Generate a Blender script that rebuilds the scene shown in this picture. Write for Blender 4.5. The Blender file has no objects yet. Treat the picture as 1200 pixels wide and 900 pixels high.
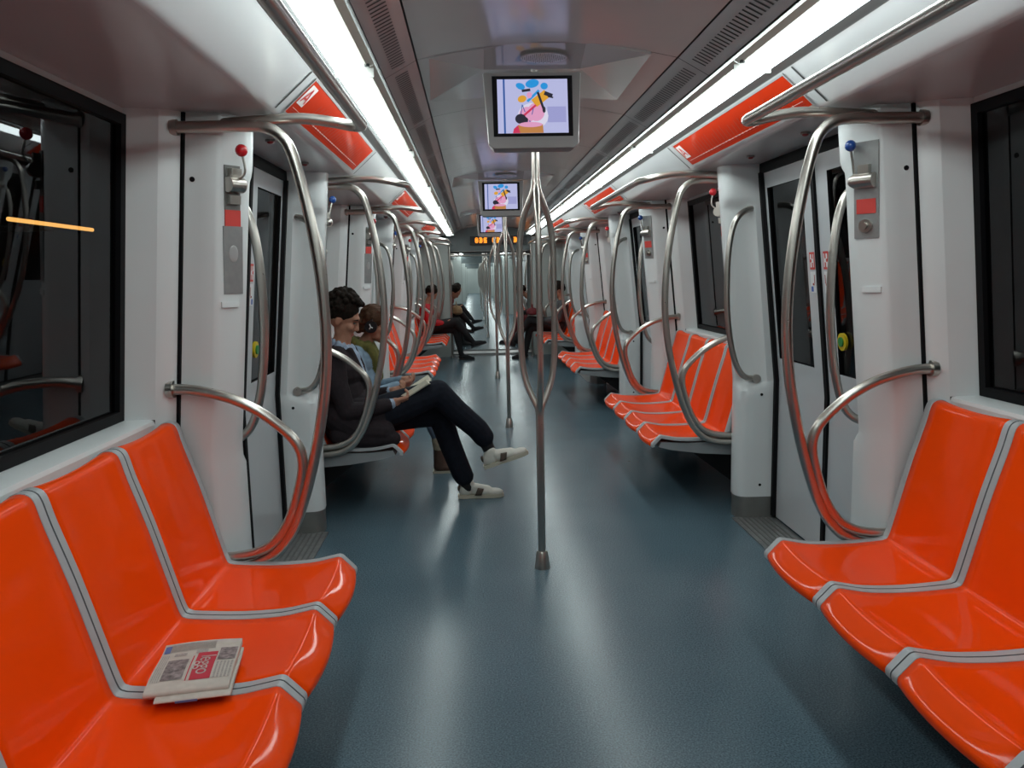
import bpy, bmesh, math, random
import numpy as np
from mathutils import Vector, Matrix
random.seed(7)
SC = bpy.context.scene
COL = SC.collection
PI = math.pi

# ------------------------------------------------------------------ materials
def principled(name, col, rough=0.5, metal=0.0, spec=0.5, coat=0.0, emis=None, estr=0.0, noise=0.0, nscale=8.0, bump=0.0, bscale=200.0, coat_rough=0.03):
    m = bpy.data.materials.new(name); m.use_nodes = True
    nt = m.node_tree; b = nt.nodes['Principled BSDF']
    b.inputs['Base Color'].default_value = (*col, 1)
    b.inputs['Roughness'].default_value = rough
    b.inputs['Metallic'].default_value = metal
    b.inputs['Specular IOR Level'].default_value = spec
    b.inputs['Coat Weight'].default_value = coat
    b.inputs['Coat Roughness'].default_value = coat_rough
    if emis:
        b.inputs['Emission Color'].default_value = (*emis, 1); b.inputs['Emission Strength'].default_value = estr
    tc = nt.nodes.new('ShaderNodeTexCoord')
    if noise > 0:
        n = nt.nodes.new('ShaderNodeTexNoise'); n.inputs['Scale'].default_value = nscale; n.inputs['Detail'].default_value = 4
        r = nt.nodes.new('ShaderNodeMapRange'); r.inputs['From Min'].default_value = 0.3; r.inputs['From Max'].default_value = 0.7
        r.inputs['To Min'].default_value = 1 - noise; r.inputs['To Max'].default_value = 1 + noise
        mx = nt.nodes.new('ShaderNodeVectorMath'); mx.operation = 'SCALE'; mx.inputs[0].default_value = col
        nt.links.new(tc.outputs['Object'], n.inputs['Vector']); nt.links.new(n.outputs['Fac'], r.inputs['Value'])
        nt.links.new(r.outputs['Result'], mx.inputs['Scale']); nt.links.new(mx.outputs['Vector'], b.inputs['Base Color'])
    if bump > 0:
        n2 = nt.nodes.new('ShaderNodeTexNoise'); n2.inputs['Scale'].default_value = bscale; n2.inputs['Detail'].default_value = 3
        bp = nt.nodes.new('ShaderNodeBump'); bp.inputs['Strength'].default_value = bump; bp.inputs['Distance'].default_value = 0.002
        nt.links.new(tc.outputs['Object'], n2.inputs['Vector']); nt.links.new(n2.outputs['Fac'], bp.inputs['Height'])
        nt.links.new(bp.outputs['Normal'], b.inputs['Normal'])
    return m

M = {}
M['orange'] = principled('orange_plastic', (0.95, 0.068, 0.001), 0.5, spec=0.03, coat=0.38, noise=0.03, nscale=3, coat_rough=0.07)
M['trimgrey'] = principled('seat_trim_grey', (0.40, 0.42, 0.435), 0.4, noise=0.05, nscale=20)
M['groove'] = principled('groove_dark', (0.14, 0.15, 0.16), 0.6)
M['under'] = principled('seat_frame_grey', (0.28, 0.30, 0.31), 0.45, noise=0.06)
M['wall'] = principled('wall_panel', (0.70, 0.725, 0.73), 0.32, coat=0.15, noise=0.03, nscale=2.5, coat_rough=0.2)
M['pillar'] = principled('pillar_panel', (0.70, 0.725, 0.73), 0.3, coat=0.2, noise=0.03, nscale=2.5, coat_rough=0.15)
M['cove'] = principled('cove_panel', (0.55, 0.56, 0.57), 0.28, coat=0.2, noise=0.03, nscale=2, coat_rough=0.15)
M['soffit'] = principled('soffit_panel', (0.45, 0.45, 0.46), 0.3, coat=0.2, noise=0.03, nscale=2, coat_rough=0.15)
M['ceil'] = principled('ceiling_panel', (0.42, 0.41, 0.41), 0.25, coat=0.3, noise=0.04, nscale=1.5, coat_rough=0.12)
M['joint'] = principled('joint_dark', (0.03, 0.03, 0.032), 0.6)
M['rubber'] = principled('black_rubber', (0.006, 0.006, 0.007), 0.6, spec=.12, noise=0.1)
M['rubber_gloss'] = principled('window_rubber', (0.006, 0.006, 0.007), 0.5, spec=.10)
M['door'] = principled('door_leaf_paint', (0.52, 0.54, 0.56), 0.28, coat=0.2, noise=0.03, nscale=2, coat_rough=0.15)
M['plinth'] = principled('plinth_steel', (0.22, 0.22, 0.21), 0.4, metal=0.6, noise=0.1)
M['thresh'] = principled('threshold_metal', (0.30, 0.30, 0.30), 0.4, metal=0.7, noise=0.15, nscale=30)
M['dark'] = principled('dark_box', (0.015, 0.016, 0.018), 0.5)
M['housing'] = principled('monitor_grey', (0.30, 0.29, 0.29), 0.35, noise=0.03)
M['glossgrey'] = principled('gloss_grey', (0.30, 0.29, 0.29), 0.08, spec=.7)
M['screenblack'] = principled('bezel_black', (0.006, 0.006, 0.008), 0.25)
M['plate'] = principled('plate_grey', (0.34, 0.35, 0.35), 0.35, metal=0.4, noise=0.06, nscale=40)
M['redknob'] = principled('red_plastic', (0.62, 0.01, 0.02), 0.3, coat=0.4)
M['blueknob'] = principled('blue_plastic', (0.01, 0.07, 0.32), 0.3, coat=0.4)
M['sticker_red'] = principled('sticker_red', (0.62, 0.06, 0.05), 0.5, noise=0.05)
M['sticker_white'] = principled('sticker_white', (0.72, 0.72, 0.72), 0.5)
M['sticker_blue'] = principled('sticker_blue', (0.06, 0.14, 0.45), 0.5)
M['yellow'] = principled('yellow_plastic', (0.62, 0.45, 0.01), 0.4)
M['green'] = principled('green_plastic', (0.02, 0.22, 0.05), 0.4)
M['maporange'] = principled('map_orange', (0.50, 0.026, 0.002), 0.5, spec=.05, coat=0.10, noise=0.05, nscale=6, coat_rough=0.1, emis=(1, 0.07, 0.01), estr=0.0)
M['mapdark'] = principled('map_ink', (0.32, 0.02, 0.01), 0.5)
M['mapwhite'] = principled('map_white', (0.8, 0.74, 0.72), 0.4)
M['mapframe'] = principled('map_frame', (0.42, 0.42, 0.42), 0.35, metal=0.2)
M['paper'] = principled('newsprint', (0.52, 0.49, 0.44), 0.85, noise=0.08, nscale=40)
M['paperline'] = principled('newsprint_text', (0.36, 0.34, 0.32), 0.9, noise=0.25, nscale=300)
M['paperphoto'] = principled('newsprint_photo', (0.22, 0.19, 0.19), 0.9, noise=0.55, nscale=90)
M['paperred'] = principled('newsprint_red', (0.50, 0.035, 0.06), 0.8)
M['paperwhite'] = principled('newsprint_white', (0.74, 0.71, 0.67), 0.8)
M['paperblue'] = principled('newsprint_blue', (0.10, 0.16, 0.36), 0.8)
M['skin'] = principled('skin', (0.36, 0.175, 0.115), 0.6, spec=.3, noise=0.08, nscale=30)
M['hair'] = principled('dark_hair', (0.010, 0.006, 0.004), 0.8, spec=.15, noise=0.4, nscale=60, bump=0.8, bscale=160)
M['hairbrown'] = principled('brown_hair', (0.055, 0.024, 0.012), 0.7, spec=.2, noise=0.3, nscale=60, bump=0.6, bscale=160)
M['blazer'] = principled('charcoal_wool', (0.024, 0.018, 0.021), 0.9, noise=0.15, nscale=50, bump=0.3, bscale=300, spec=0.2)
M['shirt'] = principled('blue_shirt', (0.27, 0.34, 0.45), 0.8, noise=0.08, nscale=30)
M['trouser'] = principled('navy_trousers', (0.008, 0.010, 0.017), 0.85, noise=0.2, nscale=40, spec=0.2)
M['denim'] = principled('light_denim', (0.18, 0.26, 0.34), 0.85, noise=0.18, nscale=25, bump=0.3, bscale=200)
M['jeans'] = principled('washed_jeans', (0.13, 0.19, 0.27), 0.85, noise=0.2, nscale=25)
M['olive'] = principled('olive_knit', (0.12, 0.115, 0.028), 0.9, noise=0.2, nscale=40, bump=0.5, bscale=120)
M['boot'] = principled('brown_suede', (0.10, 0.055, 0.04), 0.8, noise=0.2)
M['bootcream'] = principled('cream_fleece', (0.38, 0.33, 0.24), 0.9, noise=0.2, nscale=50)
M['shoewhite'] = principled('white_leather', (0.62, 0.60, 0.54), 0.45, noise=0.04)
M['shoesole'] = principled('cream_rubber', (0.48, 0.45, 0.36), 0.6)
M['shoestripe'] = principled('brown_stripe', (0.085, 0.06, 0.045), 0.6)
M['sock'] = principled('black_knit', (0.010, 0.009, 0.010), 0.9)
M['headphone'] = principled('black_headphone', (0.008, 0.008, 0.010), 0.3, coat=0.3)
M['whitemark'] = principled('white_mark', (0.7, 0.7, 0.72), 0.4)
M['page'] = principled('book_pages', (0.66, 0.62, 0.50), 0.8, noise=0.05, nscale=90)
M['cover'] = principled('book_cover', (0.50, 0.47, 0.38), 0.6)
M['redjacket'] = principled('red_jacket', (0.42, 0.012, 0.02), 0.75, noise=0.1)
M['maroon'] = principled('maroon_cloth', (0.14, 0.02, 0.025), 0.85, noise=0.1)
M['blackcloth'] = principled('black_cloth', (0.010, 0.010, 0.012), 0.85, noise=0.2)
M['greycloth'] = principled('grey_cloth', (0.06, 0.06, 0.065), 0.85, noise=0.2)
M['tan'] = principled('tan_cloth', (0.32, 0.20, 0.10), 0.8, noise=0.15)
M['eye'] = principled('eye_dark', (0.02, 0.015, 0.012), 0.2)
M['lips'] = principled('lips', (0.36, 0.13, 0.10), 0.5)
M['trough'] = principled('light_trough', (0.10, 0.10, 0.10), 0.45, spec=.3)
M['beam'] = principled('gangway_beam', (0.11, 0.135, 0.14), 0.45, noise=.05)
M['reflector'] = principled('reflector_cream', (0.50, 0.49, 0.43), 0.5)
M['gangway'] = principled('gangway_bellows', (0.30, 0.33, 0.32), 0.5, noise=0.08)
M['bulk'] = principled('bulkhead_panel', (0.42, 0.45, 0.43), 0.4, coat=0.1, noise=0.03, nscale=2)
M['tunnel'] = principled('tunnel_concrete', (0.02, 0.018, 0.017), 0.9, noise=0.5, nscale=3)
M['redlamp'] = principled('red_lens', (0.25, 0.02, 0.02), 0.3)
M['amber'] = principled('amber_led', (0.1, 0.03, 0.0), 0.5, emis=(1.0, 0.28, 0.02), estr=2.2)
M['tunnellamp'] = principled('tunnel_tube', (0.3, 0.2, 0.1), 0.5, emis=(1.0, 0.5, 0.12), estr=2.4)
M['diffuser'] = principled('light_diffuser', (0.85, 0.87, 0.88), 0.4, emis=(0.88, 1.0, 0.985), estr=11.0)
M['lightclip'] = principled('light_clip', (0.40, 0.40, 0.38), 0.4, metal=0.3)
M['scr_bg'] = principled('screen_pale', (0.02, 0.02, 0.03), 0.3, emis=(0.50, 0.52, 0.80), estr=0.82)
M['scr_bg2'] = principled('screen_lilac', (0.02, 0.02, 0.03), 0.3, emis=(0.36, 0.37, 0.68), estr=0.8)
for n_, c_ in dict(scr_blue=(0.02, 0.30, 0.72), scr_navy=(0.03, 0.10, 0.35), scr_yellow=(0.75, 0.36, 0.03), scr_pink=(0.75, 0.34, 0.55), scr_red=(0.62, 0.03, 0.10), scr_tan=(0.52, 0.22, 0.06), scr_white=(0.72, 0.70, 0.85)).items():
    M[n_] = principled(n_, (0.02, 0.02, 0.02), 0.3, emis=c_, estr=0.85)
M['scr_ink'] = principled('scr_ink', (0.01, 0.01, 0.015), 0.3, emis=(0.03, 0.03, 0.05), estr=0.6)

def steel():
    m = bpy.data.materials.new('brushed_steel'); m.use_nodes = True
    nt = m.node_tree; b = nt.nodes['Principled BSDF']
    b.inputs['Base Color'].default_value = (0.52, 0.49, 0.45, 1); b.inputs['Metallic'].default_value = 1.0
    tc = nt.nodes.new('ShaderNodeTexCoord'); n = nt.nodes.new('ShaderNodeTexNoise')
    n.inputs['Scale'].default_value = 60; n.inputs['Detail'].default_value = 4
    r = nt.nodes.new('ShaderNodeMapRange'); r.inputs['To Min'].default_value = 0.24; r.inputs['To Max'].default_value = 0.36
    nt.links.new(tc.outputs['Object'], n.inputs['Vector']); nt.links.new(n.outputs['Fac'], r.inputs['Value']); nt.links.new(r.outputs['Result'], b.inputs['Roughness'])
    return m
M['steel'] = steel()

def floor_mat():
    m = bpy.data.materials.new('vinyl_floor'); m.use_nodes = True
    nt = m.node_tree; b = nt.nodes['Principled BSDF']; L = nt.links
    tc = nt.nodes.new('ShaderNodeTexCoord')
    n1 = nt.nodes.new('ShaderNodeTexNoise'); n1.inputs['Scale'].default_value = 1.3; n1.inputs['Detail'].default_value = 3
    cr = nt.nodes.new('ShaderNodeValToRGB'); cr.color_ramp.interpolation = 'EASE'; cr.color_ramp.elements[0].position = 0.1; cr.color_ramp.elements[1].position = 0.9
    cr.color_ramp.elements[0].color = (0.070, 0.117, 0.150, 1); cr.color_ramp.elements[1].color = (0.100, 0.155, 0.192, 1)
    n2 = nt.nodes.new('ShaderNodeTexNoise'); n2.inputs['Scale'].default_value = 170; n2.inputs['Detail'].default_value = 2
    c2 = nt.nodes.new('ShaderNodeValToRGB'); c2.color_ramp.elements[0].position = 0.35; c2.color_ramp.elements[1].position = 0.70
    c2.color_ramp.elements[0].color = (0.62, 0.62, 0.62, 1); c2.color_ramp.elements[1].color = (1.65, 1.60, 1.55, 1)
    mx = nt.nodes.new('ShaderNodeMix'); mx.data_type = 'RGBA'; mx.blend_type = 'MULTIPLY'; mx.inputs['Factor'].default_value = 1
    v = nt.nodes.new('ShaderNodeTexVoronoi'); v.inputs['Scale'].default_value = 1.6
    vr = nt.nodes.new('ShaderNodeMapRange'); vr.interpolation_type = 'SMOOTHSTEP'; vr.inputs['From Min'].default_value = 0.012; vr.inputs['From Max'].default_value = 0.03; vr.inputs['To Min'].default_value = 0.35; vr.inputs['To Max'].default_value = 1
    sc = nt.nodes.new('ShaderNodeVectorMath'); sc.operation = 'SCALE'
    for n in (n1, n2, v): L.new(tc.outputs['Object'], n.inputs['Vector'])
    L.new(n1.outputs['Fac'], cr.inputs['Fac']); L.new(n2.outputs['Fac'], c2.inputs['Fac'])
    L.new(cr.outputs['Color'], mx.inputs['A']); L.new(c2.outputs['Color'], mx.inputs['B'])
    L.new(v.outputs['Distance'], vr.inputs['Value']); L.new(mx.outputs['Result'], sc.inputs[0]); L.new(vr.outputs['Result'], sc.inputs['Scale'])
    L.new(sc.outputs['Vector'], b.inputs['Base Color'])
    b.inputs['Roughness'].default_value = 0.235
    bp = nt.nodes.new('ShaderNodeBump'); bp.inputs['Strength'].default_value = 0.10; bp.inputs['Distance'].default_value = 0.002
    L.new(n2.outputs['Fac'], bp.inputs['Height']); L.new(bp.outputs['Normal'], b.inputs['Normal'])
    b.inputs['Specular IOR Level'].default_value = 0.42
    return m
M['floor'] = floor_mat()

def glass_mat():
    m = bpy.data.materials.new('dark_window_glass'); m.use_nodes = True
    nt = m.node_tree; L = nt.links; out = nt.nodes['Material Output']; nt.nodes.remove(nt.nodes['Principled BSDF'])
    tr = nt.nodes.new('ShaderNodeBsdfTransparent'); tr.inputs['Color'].default_value = (0.42, 0.42, 0.44, 1)
    gl = nt.nodes.new('ShaderNodeBsdfGlossy'); gl.inputs['Roughness'].default_value = 0.015; gl.inputs['Color'].default_value = (0.9, 0.92, 0.95, 1)
    ge = nt.nodes.new('ShaderNodeNewGeometry'); dt = nt.nodes.new('ShaderNodeVectorMath'); dt.operation = 'DOT_PRODUCT'
    ab = nt.nodes.new('ShaderNodeMath'); ab.operation = 'ABSOLUTE'; om = nt.nodes.new('ShaderNodeMath'); om.operation = 'SUBTRACT'; om.inputs[0].default_value = 1.0
    pw = nt.nodes.new('ShaderNodeMath'); pw.operation = 'POWER'; pw.inputs[1].default_value = 5.0
    fr = nt.nodes.new('ShaderNodeMath'); fr.operation = 'MULTIPLY_ADD'; fr.inputs[1].default_value = .70; fr.inputs[2].default_value = .05
    L.new(ge.outputs['Normal'], dt.inputs[0]); L.new(ge.outputs['Incoming'], dt.inputs[1]); L.new(dt.outputs['Value'], ab.inputs[0]); L.new(ab.outputs[0], om.inputs[1]); L.new(om.outputs[0], pw.inputs[0]); L.new(pw.outputs[0], fr.inputs[0])
    mx = nt.nodes.new('ShaderNodeMixShader')
    L.new(fr.outputs[0], mx.inputs['Fac']); L.new(tr.outputs['BSDF'], mx.inputs[1]); L.new(gl.outputs['BSDF'], mx.inputs[2]); L.new(mx.outputs['Shader'], out.inputs['Surface'])
    return m
M['glass'] = glass_mat()

# ------------------------------------------------------------------ mesh builder
class MB:
    def __init__(s): s.v = []; s.f = []; s.m = []
    def add(s, vs, fs, mi=0):
        o = len(s.v); s.v += [tuple(p) for p in vs]
        s.f += [tuple(i + o for i in f) for f in fs]; s.m += [mi] * len(fs)
    def quad(s, a, b, c, d, mi=0): s.add([a, b, c, d], [(0, 1, 2, 3)], mi)
    def box(s, c, d, mi=0, rot=None):
        x, y, z = d[0] / 2, d[1] / 2, d[2] / 2
        vs = [Vector((i * x, j * y, k * z)) for i in (-1, 1) for j in (-1, 1) for k in (-1, 1)]
        if rot is not None: vs = [rot @ p for p in vs]
        vs = [p + Vector(c) for p in vs]
        s.add(vs, [(0, 1, 3, 2), (4, 6, 7, 5), (0, 4, 5, 1), (2, 3, 7, 6), (0, 2, 6, 4), (1, 5, 7, 3)], mi)
    def grid(s, rows, mi=0, closed_u=False, flip=False):
        n = len(rows); k = len(rows[0]); vs = [p for r in rows for p in r]; fs = []
        for i in range(n - 1):
            for j in range(k if closed_u else k - 1):
                a, b = i * k + j, i * k + (j + 1) % k; c, d = (i + 1) * k + (j + 1) % k, (i + 1) * k + j
                fs.append((a, d, c, b) if flip else (a, b, c, d))
        s.add(vs, fs, mi)
    def tube(s, pts, r, seg=12, mi=0, cap=True):
        pts = [Vector(p) for p in pts]; n = len(pts)
        rs = r if isinstance(r, (list, tuple)) else [r] * n
        T = []
        for i in range(n):
            t = pts[min(i + 1, n - 1)] - pts[max(i - 1, 0)]; T.append(t.normalized())
        up = Vector((0, 0, 1)) if abs(T[0].z) < 0.9 else Vector((0, 1, 0))
        N = (up - T[0] * up.dot(T[0])).normalized(); rows = []
        for i in range(n):
            N = (N - T[i] * N.dot(T[i])).normalized(); B = T[i].cross(N)
            rows.append([pts[i] + (N * math.cos(2 * PI * j / seg) + B * math.sin(2 * PI * j / seg)) * rs[i] for j in range(seg)])
        s.grid(rows, mi, True)
        if cap:
            s.add(rows[0], [tuple(range(seg))[::-1]], mi); s.add(rows[-1], [tuple(range(seg))], mi)
    def disc(s, c, r, axis, h, seg=20, mi=0):
        a = Vector(axis).normalized(); s.tube([Vector(c) - a * h / 2, Vector(c) + a * h / 2], r, seg, mi)
    def ball(s, c, r, seg=14, mi=0, rot=None):
        rr = (r, r, r) if not isinstance(r, (tuple, list)) else r; rows = []
        for i in range(seg // 2 + 1):
            th = PI * i / (seg // 2); row = []
            for j in range(seg):
                ph = 2 * PI * j / seg
                p = Vector((rr[0] * math.sin(th) * math.cos(ph), rr[1] * math.sin(th) * math.sin(ph), rr[2] * math.cos(th)))
                if rot is not None: p = rot @ p
                row.append(Vector(c) + p)
            rows.append(row)
        s.grid(rows, mi, True, True)
    def prism(s, poly, y0, y1, mi=0):   # poly in (x,z)
        n = len(poly); a = [(p[0], y0, p[1]) for p in poly]; b = [(p[0], y1, p[1]) for p in poly]
        s.add(a + b, [(i, (i + 1) % n, n + (i + 1) % n, n + i) for i in range(n)] + [tuple(range(n))[::-1], tuple(range(n, 2 * n))], mi)
    def build(s, name, mats, parent=None, smooth=True, ang=35, fix=True, loc=None):
        me = bpy.data.meshes.new(name); me.from_pydata([tuple(p) for p in s.v], [], s.f)
        if not isinstance(mats, (list, tuple)): mats = [mats]
        for m in mats: me.materials.append(M[m] if isinstance(m, str) else m)
        me.polygons.foreach_set('material_index', s.m)
        if fix:
            bm = bmesh.new(); bm.from_mesh(me); bmesh.ops.remove_doubles(bm, verts=bm.verts, dist=1e-5)
            bmesh.ops.recalc_face_normals(bm, faces=bm.faces); bm.to_mesh(me); bm.free()
        if smooth:
            me.shade_smooth(); me.set_sharp_from_angle(angle=math.radians(ang))
        o = bpy.data.objects.new(name, me); COL.objects.link(o)
        if parent: o.parent = parent
        if loc is not None: o.location = loc
        return o

def spline(pts, n=8):
    P = [Vector(p) for p in pts]; out = []
    for i in range(len(P) - 1):
        p0 = P[i - 1] if i > 0 else P[i] * 2 - P[i + 1]; p1, p2 = P[i], P[i + 1]
        p3 = P[i + 2] if i + 2 < len(P) else P[i + 1] * 2 - P[i]
        for k in range(n):
            t = k / n
            out.append(0.5 * ((2 * p1) + (p2 - p0) * t + (2 * p0 - 5 * p1 + 4 * p2 - p3) * t * t + (3 * p1 - p0 - 3 * p2 + p3) * t ** 3))
    out.append(P[-1]); return out

def empty(name, loc=(0, 0, 0), rz=0):
    o = bpy.data.objects.new(name, None); o.empty_display_size = 0.1; COL.objects.link(o); o.location = loc; o.rotation_euler = (0, 0, rz); return o
def tag(o, label, cat, group=None):
    o['label'] = label; o['category'] = cat
    if group: o['group'] = group
    return o
def thing(name, label, cat, loc=(0, 0, 0), rz=0, group=None): return tag(empty(name, loc, rz), label, cat, group)
def struct(o): o['kind'] = 'structure'; return o
def dup(root, loc=None, rz=None, label=None, group=None, skip=()):
    r = root.copy(); COL.objects.link(r)
    if loc is not None: r.location = loc
    if rz is not None: r.rotation_euler = (r.rotation_euler[0], r.rotation_euler[1], rz)
    if label: r['label'] = label
    if group: r['group'] = group
    for ch in list(root.children):
        c = ch.copy(); COL.objects.link(c); c.parent = r
        for g in list(ch.children):
            d = g.copy(); COL.objects.link(d); d.parent = c
    return r
def off(pts, o): return [(p[0] - o[0], p[1] - o[1], p[2] - o[2]) for p in pts]

# ------------------------------------------------------------------ layout
P_ = 3.6; D0 = 3.68
CAR1 = [D0, D0 + P_, D0 + 2 * P_]                 # door centres of this carriage
DB = D0 - P_                                       # door beside the camera
GW0, GW1 = 14.0, 15.0                              # gangway
CAR2 = [18.1, 21.7, 25.3, 31.4, 35.0, 38.6]
YEND = 62.0; YBACK = -2.4
HP, HD = 0.88, 0.65                                # half door incl. pillars / half door
SH = lambda z: 0.0925 * max(0.0, z - 0.8)
SIDE = {-1: 'left', 1: 'right'}
ZS = 1.978

# ---- floor
mb = MB(); mb.quad((-1.45, YBACK, 0), (1.45, YBACK, 0), (1.45, YEND, 0), (-1.45, YEND, 0)); mb.quad((-1.45, YBACK, -.05), (1.45, YBACK, -.05), (1.45, YEND, -.05), (-1.45, YEND, -.05))
struct(mb.build('floor', 'floor', fix=False))
mb = MB(); mb.box((0, (GW0 + GW1) / 2, .006), (1.5, 1.0, .012)); 
for k in range(9): mb.box((0, GW0 + .04 + k * .022, .015), (1.45, .009, .008), 1)
for k in range(9): mb.box((0, GW1 - .04 - k * .022, .015), (1.45, .009, .008), 1)
struct(mb.build('trim_1', ['thresh', 'dark']))

# ---- ceiling: arched centre panels in 1.03 m lengths, slanted vent bands
def ceil_z(x): return 2.20 + 0.055 * (1 - (x / 0.48) ** 2)
mb = MB()
def ceiling_run(y0, y1):
    mb.quad((-.6, y0, 2.30), (.6, y0, 2.30), (.6, y1, 2.30), (-.6, y1, 2.30), 1)
    edges = [y0]; y = 3.04 - 1.06 * 10
    while y < y1:
        if y > y0 + .1 and y < y1 - .1: edges.append(y)
        y += 1.06
    edges.append(y1)
    xs = [-.478 + .956 * i / 12 for i in range(13)]
    for a, b in zip(edges[:-1], edges[1:]):
        mb.grid([[(x, a + .003, ceil_z(x)) for x in xs], [(x, b - .003, ceil_z(x)) for x in xs]], 0)
        for s in (-1, 1):
            mb.quad((s * .484, a + .003, 2.198), (s * .598, a + .003, 2.135), (s * .598, b - .003, 2.135), (s * .484, b - .003, 2.198), 0)
            mb.quad((s * .47, a, 2.215), (s * .60, a, 2.142), (s * .60, b, 2.142), (s * .47, b, 2.215), 1)
            if b < 16:                          # slots of the air vents
                n = int((b - a - .10) / .030)
                for k in range(n):
                    yy = a + .06 + k * .030
                    p = lambda t, dy: (s * (.484 + .114 * t), yy + dy, 2.198 - .063 * t - .0012)
                    mb.quad(p(.30, 0), p(.72, -.006), p(.72, .005), p(.30, .011), 1)
ceiling_run(YBACK, GW0 - .02); ceiling_run(GW1 + .02, YEND)
struct(mb.build('ceiling', ['ceil', 'joint'], fix=False))

# ---- coves: soffit, slanted panel, light trough (one per side and carriage)
n_trim = [1]
def trim_name(): n_trim[0] += 1; return 'trim_%d' % n_trim[0]
for s in (-1, 1):
    for (y0, y1) in ((YBACK, GW0 - .02), (GW1 + .02, YEND)):
        mb = MB()
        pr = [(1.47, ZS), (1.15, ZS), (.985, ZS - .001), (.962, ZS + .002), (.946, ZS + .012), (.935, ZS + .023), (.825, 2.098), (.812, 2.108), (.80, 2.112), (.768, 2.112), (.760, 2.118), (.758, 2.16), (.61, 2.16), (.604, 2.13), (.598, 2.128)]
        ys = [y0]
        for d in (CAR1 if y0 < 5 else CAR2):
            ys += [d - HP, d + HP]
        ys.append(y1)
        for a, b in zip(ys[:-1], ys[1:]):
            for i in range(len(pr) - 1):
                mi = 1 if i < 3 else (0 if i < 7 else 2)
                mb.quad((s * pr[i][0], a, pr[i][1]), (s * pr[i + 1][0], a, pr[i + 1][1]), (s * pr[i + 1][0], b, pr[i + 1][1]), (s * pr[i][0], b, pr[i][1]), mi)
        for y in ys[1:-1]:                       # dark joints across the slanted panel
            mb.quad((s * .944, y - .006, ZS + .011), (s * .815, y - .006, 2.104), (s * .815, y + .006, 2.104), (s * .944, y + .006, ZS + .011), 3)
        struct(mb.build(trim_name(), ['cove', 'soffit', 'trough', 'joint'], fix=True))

# ---- pillars (left side shapes; the right side takes the mirror type turned by 180 degrees)
PROF = [(1.375, -.004), (1.36, 0), (1.30, .002), (1.250, .004), (1.239, .008), (1.227, .020), (1.205, .052), (1.184, .082), (1.174, .105), (1.170, .150), (1.174, .182), (1.183, .202), (1.198, .218), (1.220, .227), (1.27, .230), (1.33, .231), (1.41, .231)]
SCO = {9: (.004, -.004), 10: (.016, -.016), 11: (.034, -.026), 12: (.048, -.032), 13: (.050, -.034), 14: (.036, -.026), 15: (.0, -.004)}
def ss(a, b, x):
    t = max(0, min(1, (x - a) / (b - a))); return t * t * (3 - 2 * t)
def make_pillar(flip, name):
    mb = MB(); rows = []
    zs = [.13, .3, .5, .68, .74, .765, .785, .80, .82, .85, .9, 1.0, 1.1, 1.2, 1.3, 1.4, 1.5, 1.6, 1.68, 1.72, 1.745, 1.765, 1.785, 1.81, 1.85, 1.9, ZS]
    def pt(i, z, grow=0.0, sc=True):
        x, q = PROF[i]; w = ss(.74, .80, z) * (1 - ss(1.745, 1.80, z)) if sc else 0
        if i in SCO: x += SCO[i][0] * w; q += SCO[i][1] * w
        x -= SH(z); x += grow * (1 if i in (0, 1, 15, 16) else 1); y = q - .115
        return (-(x), (-y if flip else y), z)
    for z in zs: rows.append([pt(i, z) for i in range(len(PROF))])
    mb.grid(rows, 0)
    mb.grid([[pt(i, 0.0, .004) for i in range(len(PROF))], [pt(i, .13, .004) for i in range(len(PROF))]], 1)
    mb.grid([[pt(i, .13, .004) for i in range(len(PROF))], [pt(i, .13, .0) for i in range(len(PROF))]], 1)
    f = -1 if flip else 1
    # black rubber line where the pillar meets the window bay
    mb.grid([[(-(1.362 - SH(z)), f * (-.115 - .010), z), (-(1.352 - SH(z)), f * (-.115 - .010), z), (-(1.350 - SH(z)), f * (-.115 + .002), z)] for z in (0, .8, ZS)], 2)
    for (x, q, z) in ((1.325, .002, 1.76), (1.33, .002, .5)):
        mb.disc((-(x - SH(z)), f * (q - .115 - .001), z), .009, (0, 1, 0), .004, 12, 2)
    for z in (.72, .20):
        mb.disc((-1.30, f * (.2305 - .115), z), .008, (0, 1, 0), .004, 12, 2)
    # small moulded ledge under the handle plate
    zc = 1.335; mb.box((-(1.2055 - SH(zc)), f * (.050 - .115), zc), (.012, .070, .020), 0, Matrix.Rotation(f * math.radians(-35), 3, 'Z'))
    return struct(mb.build(name, ['pillar', 'plinth', 'rubber']))
pil_near = make_pillar(False, trim_name()); pil_far = make_pillar(True, trim_name())
def place_struct(o, first, loc, rz):
    if first: o.location = loc; o.rotation_euler = (0, 0, rz); return o
    c = dup(o, loc, rz); c.name = trim_name(); return c
used = {}
ALLD = [DB] + CAR1 + CAR2
PC = HD + .115
for d in ALLD:
    for s in (-1, 1):
        for k, q in (('near', -1), ('far', 1)):
            if s == -1: o = pil_near if k == 'near' else pil_far; rz = 0
            else: o = pil_far if k == 'near' else pil_near; rz = PI
            place_struct(o, o.name not in used, (0, d + q * PC, 0), rz); used[o.name] = 1

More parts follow.
